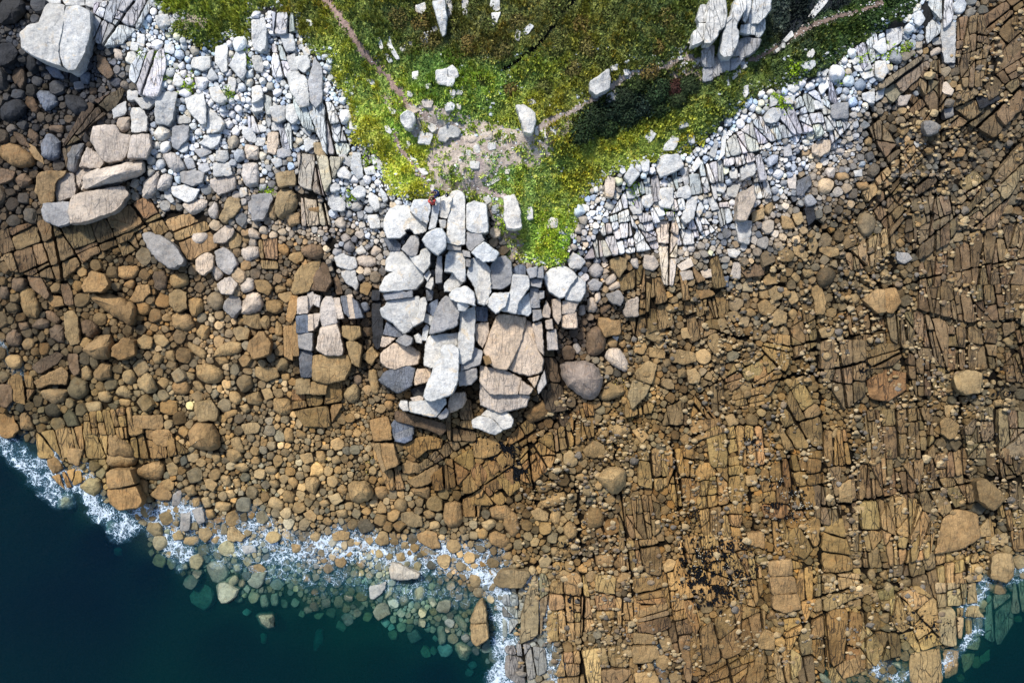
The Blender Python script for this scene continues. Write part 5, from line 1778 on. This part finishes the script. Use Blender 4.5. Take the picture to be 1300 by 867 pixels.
def shrub(px, py, r, colh, label, group='dark shrubs in the hollow below the path', seed=0, name='shrub', nl=520, ztop=1.):
    z0 = float(ground_z(np.array(px), np.array(py))); cwd = W(px, py, z0); root = link(name, None, loc=cwd); inc(root, label, 'shrub', group)
    n_ = nl; u = rng.normal(0, 1, (n_, 3)); u /= np.linalg.norm(u, axis=1)[:, None]; u[:, 2] = np.abs(u[:, 2]); lob = .75 + .5 * fbm(np.arctan2(u[:, 1], u[:, 0]) * 1.6 + px, u[:, 2] * 3 + py)
    P = u * (rng.uniform(.45, 1., (n_, 1)) ** .5) * lob[:, None] * r * S * [1, 1, .6 * ztop]
    a = rng.normal(0, 1, (n_, 3)); a /= np.linalg.norm(a, axis=1)[:, None]; b = np.cross(a, u); b /= np.linalg.norm(b, axis=1)[:, None] + 1e-6; s = rng.uniform(.05, .13, (n_, 1))
    Vv = np.stack([P - a*s, P + b*s*.6, P + a*s, P - b*s*.6], 1).reshape(-1, 3); F_ = np.arange(n_*4).reshape(-1, 4)
    c = np.repeat(lin(hx(colh)) * rng.lognormal(0, .4, (n_, 1)) * [[1, 1, 1]], 4, 0)
    f = link('foliage', mesh_np('foliage', Vv, [F_], np.clip(c, .004, .6), LEAF, smooth=False), root); f['kind'] = 'stuff'
    Vs = []; Fs = []
    for k in range(5):
        an = k * 1.256 + rng.random(); tip = np.array([math.cos(an) * r*S*.6, math.sin(an) * r*S*.6, r*S*.4]); o_ = np.array([-math.sin(an), math.cos(an), 0]) * .02; b0 = len(Vs)
        Vs += [-o_, o_, np.array([0, 0, .05]), tip]; Fs += [(b0, b0+1, b0+3), (b0+1, b0+2, b0+3), (b0+2, b0, b0+3)]
    link('stem', mesh_np('stem', np.array(Vs), [np.array(Fs)], np.tile([.05, .03, .02], (len(Vs), 1)), LEAF), root)
SH = [(735,166,14,'25341c','rounded dark green shrub at the lower left end of the hollow'),(752,150,15,'22301c','dark green shrub second from the lower end of the hollow'),(770,160,12,'2a3a1e','low dark shrub on the seaward rim of the hollow'),(775,138,16,'1c2a1c','nearly black shrub in the middle of the hollow'),  # leaf colours darkened and blued to carry the shade of the hollow
 (797,146,14,'233220','dark shrub below the middle of the hollow'),(797,120,14,'24301f','dark shrub under the white block by the path'),(815,132,15,'1d2b22','blue-green dark shrub left of the red bush'),(835,116,14,'22321c','dark green shrub above left of the red bush'),
 (838,134,12,'2c3c1e','green shrub below the red bush'),(858,113,9,'35201a','rust red bush at the upper end of the hollow'),(876,110,11,'28341c','dark shrub right of the red bush'),(806,106,10,'303c1c','small dark shrub beside the stony path'),(862,126,9,'2e3a20','small shrub on the lower rim below the rust red bush')]
for i, s_ in enumerate([(a_, b_, r_ * 1.2, c_, d_) for a_, b_, r_, c_, d_ in SH]): shrub(*s_[:4], s_[4], nl=1500)
HB = [(548,55),(575,35),(600,60),(625,30),(640,70),(585,75),(530,30),(606,14),(660,25),(700,60),(740,30),(770,70),(720,90),(800,40),(830,60),(780,20),(850,20),(690,110),(650,110),(615,95),(500,25),(520,60),(820,88),(700,20),(745,60),(860,48)]
hbc = ['5e582e','565a2a','6a5c30','4c5426']
hd = ['brown','olive','russet','dark green']
hc = {}
for i, (a_, b_) in enumerate(HB):
    r_ = rng.uniform(9, 15); q_ = hd[i % 4]; rl = relation((a_, b_)); key = (q_, rl[0], rl[1]); hc[key] = hc.get(key, 0) + 1
    shrub(a_ + rng.normal(0, 3), b_ + rng.normal(0, 3), r_, hbc[i % 4], f"low {q_} heather clump{'' if hc[key] == 1 else ', ' + ORD[hc[key]-1] + ' such'} {DIRS[rl[1]]} the {LM[rl[0]][2]}", 'heather clumps on the headland', name='heather', nl=420, ztop=.55)
# bright green weeds rooted among the white stones
def weeds(n_, spots, colh, label, name='weeds'):
    x = np.concatenate([rng.normal(a_, s_, n_) for a_, b_, s_ in spots]); y = np.concatenate([rng.normal(b_, s_, n_) for a_, b_, s_ in spots]); z = zt(x, y) + rng.uniform(0, .35, len(x))
    g = lin(hx(colh)) * rng.lognormal(0, .3, (len(x), 1)); inc(link(name, blades(name, x, y, z, rng.uniform(.05, .2, len(x)), rng.uniform(.08, .2, len(x)), g, 5, '', '')), label, 'weeds', kind='stuff')
weeds(70, [(200,75,5),(215,95,5),(182,72,3),(237,110,6),(290,120,5),(340,245,4),(445,250,4),(465,205,8),(805,245,6),(850,262,5),(1010,88,5),(1130,65,7),(1100,75,6),(1065,98,5),(995,135,5),(985,125,4),(310,80,6),(1150,60,5),(690,285,8),(705,315,12),(565,262,2),(640,285,6),(710,360,4)], '7f9a22', 'bright green weeds sprouting between the pale stones')

# ---------------- mussels and weed in the clefts
def clumps(name, spots, label, cat, cols, n_, rr=1.2, lift=.5):
    x = []; y = []
    for a_, b_, sx, sy in spots: x.append(rng.normal(a_, sx, n_)); y.append(rng.normal(b_, sy, n_))
    x = np.concatenate(x); y = np.concatenate(y); k = fbm(x / 5, y / 5) > .5; x, y = x[k], y[k]; m = len(x); z = zt(x, y) + lift + rng.uniform(0, .12, m)
    t = np.linspace(0, 6.283, 6, endpoint=False)[None] + rng.random((m, 1)) * 6; r = rr * rng.lognormal(0, .4, (m, 1)); a_ = rng.random((m, 1)) * 3.14; u = np.cos(t) * r; v = np.sin(t) * r * .55
    ux = u * np.cos(a_) - v * np.sin(a_); uy = u * np.sin(a_) + v * np.cos(a_)
    P = [(x[:, None] + ux, y[:, None] + uy, z[:, None] - .08 + 0*ux), (x[:, None] + ux*.6, y[:, None] + uy*.6, z[:, None] + .06 + 0*ux)]
    Xa, Ya, Za = (np.concatenate([p[k] for p in P], 1) for k in range(3)); Vv = W(Xa, Ya, Za); i = np.arange(6); j = (i+1) % 6; Q = np.stack([i, 6+i, 6+j, j], 1); T_ = (6 + i)[None]; off = (np.arange(m) * 12)[:, None, None]
    c = np.repeat(lin(np.array([hx(q) for q in cols]))[rng.integers(0, len(cols), m)], 12, 0)
    inc(link(name, mesh_np(name, Vv.reshape(-1, 3), [(Q[None]+off).reshape(-1, 4), (T_[None]+off).reshape(-1, 6)], c, LEAF)), label, cat, kind='stuff')
MUS = ['0c0e12','101216','14161a','0a0c10']
clumps('mussels', [(885,712,14,14),(915,735,18,14),(935,725,12,9),(905,755,12,7),(930,700,10,8),(910,720,20,16),(890,735,12,12)], 'black mussel bed spread over the ochre ledge', 'mussels', MUS, 300, 1.4, .56)
clumps('seaweed', [(648,592,8,12),(640,580,9,6),(655,600,6,8),(630,572,9,4)], 'black weed filling the pool below the crag', 'seaweed', ['0a0d14','0c1016','080a10'], 260, 1.6, .35)
clumps('mussels', [(985,610,9,5),(1015,628,7,4),(982,640,8,4),(1000,655,8,4),(1222,690,10,6),(1230,660,8,5),(1160,790,12,7),(1180,800,9,6),(1210,790,9,6),(958,560,8,5),(882,652,5,8),(720,690,8,4),(725,765,6,7),(1250,560,8,10),(1100,470,5,5),(1290,470,8,5),(1270,500,10,6)], 'small black mussel patches dotted over the ledges', 'mussels', MUS, 60, 1.3, .55)
clumps('barnacles', [(985,608,8,4),(1000,630,7,4),(915,715,14,8),(968,565,7,5),(1012,655,5,5),(890,700,4,8),(937,740,7,5),(1022,640,6,3)], 'white barnacle specks on the ochre ledges', 'barnacles', ['cfc8b4','b8ae94'], 45, .8, .62)
clumps('pebbles', [(a_, b_, 9, 7) for a_, b_ in [(785,490),(800,530),(770,560),(790,580),(400,535),(420,590),(470,590),(1000,440),(1060,450),(1145,395),(1110,300),(950,470),(725,575),(330,620),(880,520),(1160,410),(690,610)]], 'tiny yellow pebbles in the hollows between cobbles', 'pebbles', ['b09a50','a08c54','c0a858','8c7c50'], 60, 1.1, .05)

# ---------------- people resting on the crag top
SKIN = plain('skin', (.42, .25, .18), .6, .1); NAVY = plain('navy_cloth', (.012, .03, .11), .8, .3); BLACK = plain('black_cloth', (.008, .008, .012), .8, .3); RED = plain('coral_cloth', (.42, .06, .05), .8, .2); HAIR = plain('dark_hair', (.01, .008, .007), .5, .3); PALE = plain('pale_cloth', (.6, .63, .68), .7, .15)
def skinned(name, pts, edges, mat, parent, root=0):
    me = bpy.data.meshes.new(name); me.from_pydata([p[:3] for p in pts], edges, []); me.materials.append(mat); o = link(name, me, parent)
    m = o.modifiers.new('skin', 'SKIN'); m.use_smooth_shade = True
    for i, p in enumerate(pts): me.skin_vertices[0].data[i].radius = (p[3], p[3])
    me.skin_vertices[0].data[root].use_root = True
    s_ = o.modifiers.new('sub', 'SUBSURF'); s_.levels = 1; s_.render_levels = 2; return o
def person(px, py, z, ang, top, label):
    loc = W(px, py, z); root = link('person', None, loc=loc); root.rotation_euler = (0, 0, ang); inc(root, label, 'person')
    b = [(0,0,.12,.15),(0,.03,.34,.15),(0,.06,.52,.15),(0,.09,.62,.07),(0,.12,.70,.06),(0,.14,.78,.095),(0,.15,.86,.07),
         (-.1,0,.10,.09),(-.14,.38,.30,.075),(-.13,.46,.03,.055),(-.13,.60,.03,.04),(.1,0,.10,.09),(.15,.36,.32,.075),(.14,.48,.03,.055),(.14,.62,.03,.04),
         (-.2,.06,.54,.06),(-.26,.18,.34,.045),(-.16,.34,.34,.035),(.2,.06,.54,.06),(.27,.18,.36,.045),(.16,.34,.38,.035)]
    e = [(0,1),(1,2),(2,3),(3,4),(4,5),(5,6),(0,7),(7,8),(8,9),(9,10),(0,11),(11,12),(12,13),(13,14),(2,15),(15,16),(16,17),(2,18),(18,19),(19,20)]
    skinned('body', b, e, SKIN, root)
    for sx, hx_, hz in ((-1, -.16, .34), (1, .16, .38)):          # fingers closed over the knees
        for k in range(4): skinned('finger', [(hx_ + (k-1.5)*.018, .36, hz+.02, .009), (hx_ + (k-1.5)*.02, .41, hz+.025 - abs(k-1.4)*.003, .008), (hx_ + (k-1.5)*.02, .435, hz-.005, .007)], [(0,1),(1,2)], SKIN, root)
        skinned('thumb', [(hx_ - sx*.03, .34, hz+.01, .011), (hx_ - sx*.055, .375, hz, .009)], [(0,1)], SKIN, root)
    skinned('jacket', [(0,0,.16,.175),(0,.03,.34,.175),(0,.06,.53,.175),(-.2,.06,.55,.08),(-.26,.18,.35,.062),(-.19,.30,.345,.05),(.2,.06,.55,.08),(.27,.18,.37,.062),(.19,.30,.375,.05)], [(0,1),(1,2),(2,3),(3,4),(4,5),(2,6),(6,7),(7,8)], top, root)
    skinned('trousers', [(0,0,.1,.16),(-.1,0,.10,.11),(-.14,.37,.30,.09),(-.13,.46,.08,.07),(.1,0,.10,.11),(.15,.35,.32,.09),(.14,.48,.08,.07)], [(0,1),(1,2),(2,3),(0,4),(4,5),(5,6)], BLACK, root)
    skinned('hair', [(0,.115,.80,.095),(0,.13,.87,.085)], [(0,1)], HAIR, root)
zc = float(zt(556, 250)) + 2.15
person(556, 247, zc, math.pi * .55, NAVY, 'person in a navy jacket sitting on top edge of the crag')
person(549.5, 259, zc - .35, math.pi * .05, RED, 'person with dark hair and coral red top in the cleft of the crag')
bp = link('backpack', None, loc=W(567.5, 248.5, zc)); inc(bp, 'dark backpack with a white patch lying on the crag top', 'backpack')
skinned('pack_body', [(-.1,-.12,.12,.14),(0,0,.14,.17),(.1,.14,.12,.13)], [(0,1),(1,2)], BLACK, bp)
skinned('pocket', [(.0,-.02,.26,.07),(-.06,-.08,.24,.05)], [(0,1)], PALE, bp)
skinned('strap', [(.1,-.05,.08,.02),(.24,.0,.1,.02),(.2,.16,.08,.02)], [(0,1),(1,2)], NAVY, bp)
print('done', time.time() - T0, len(sc.objects))
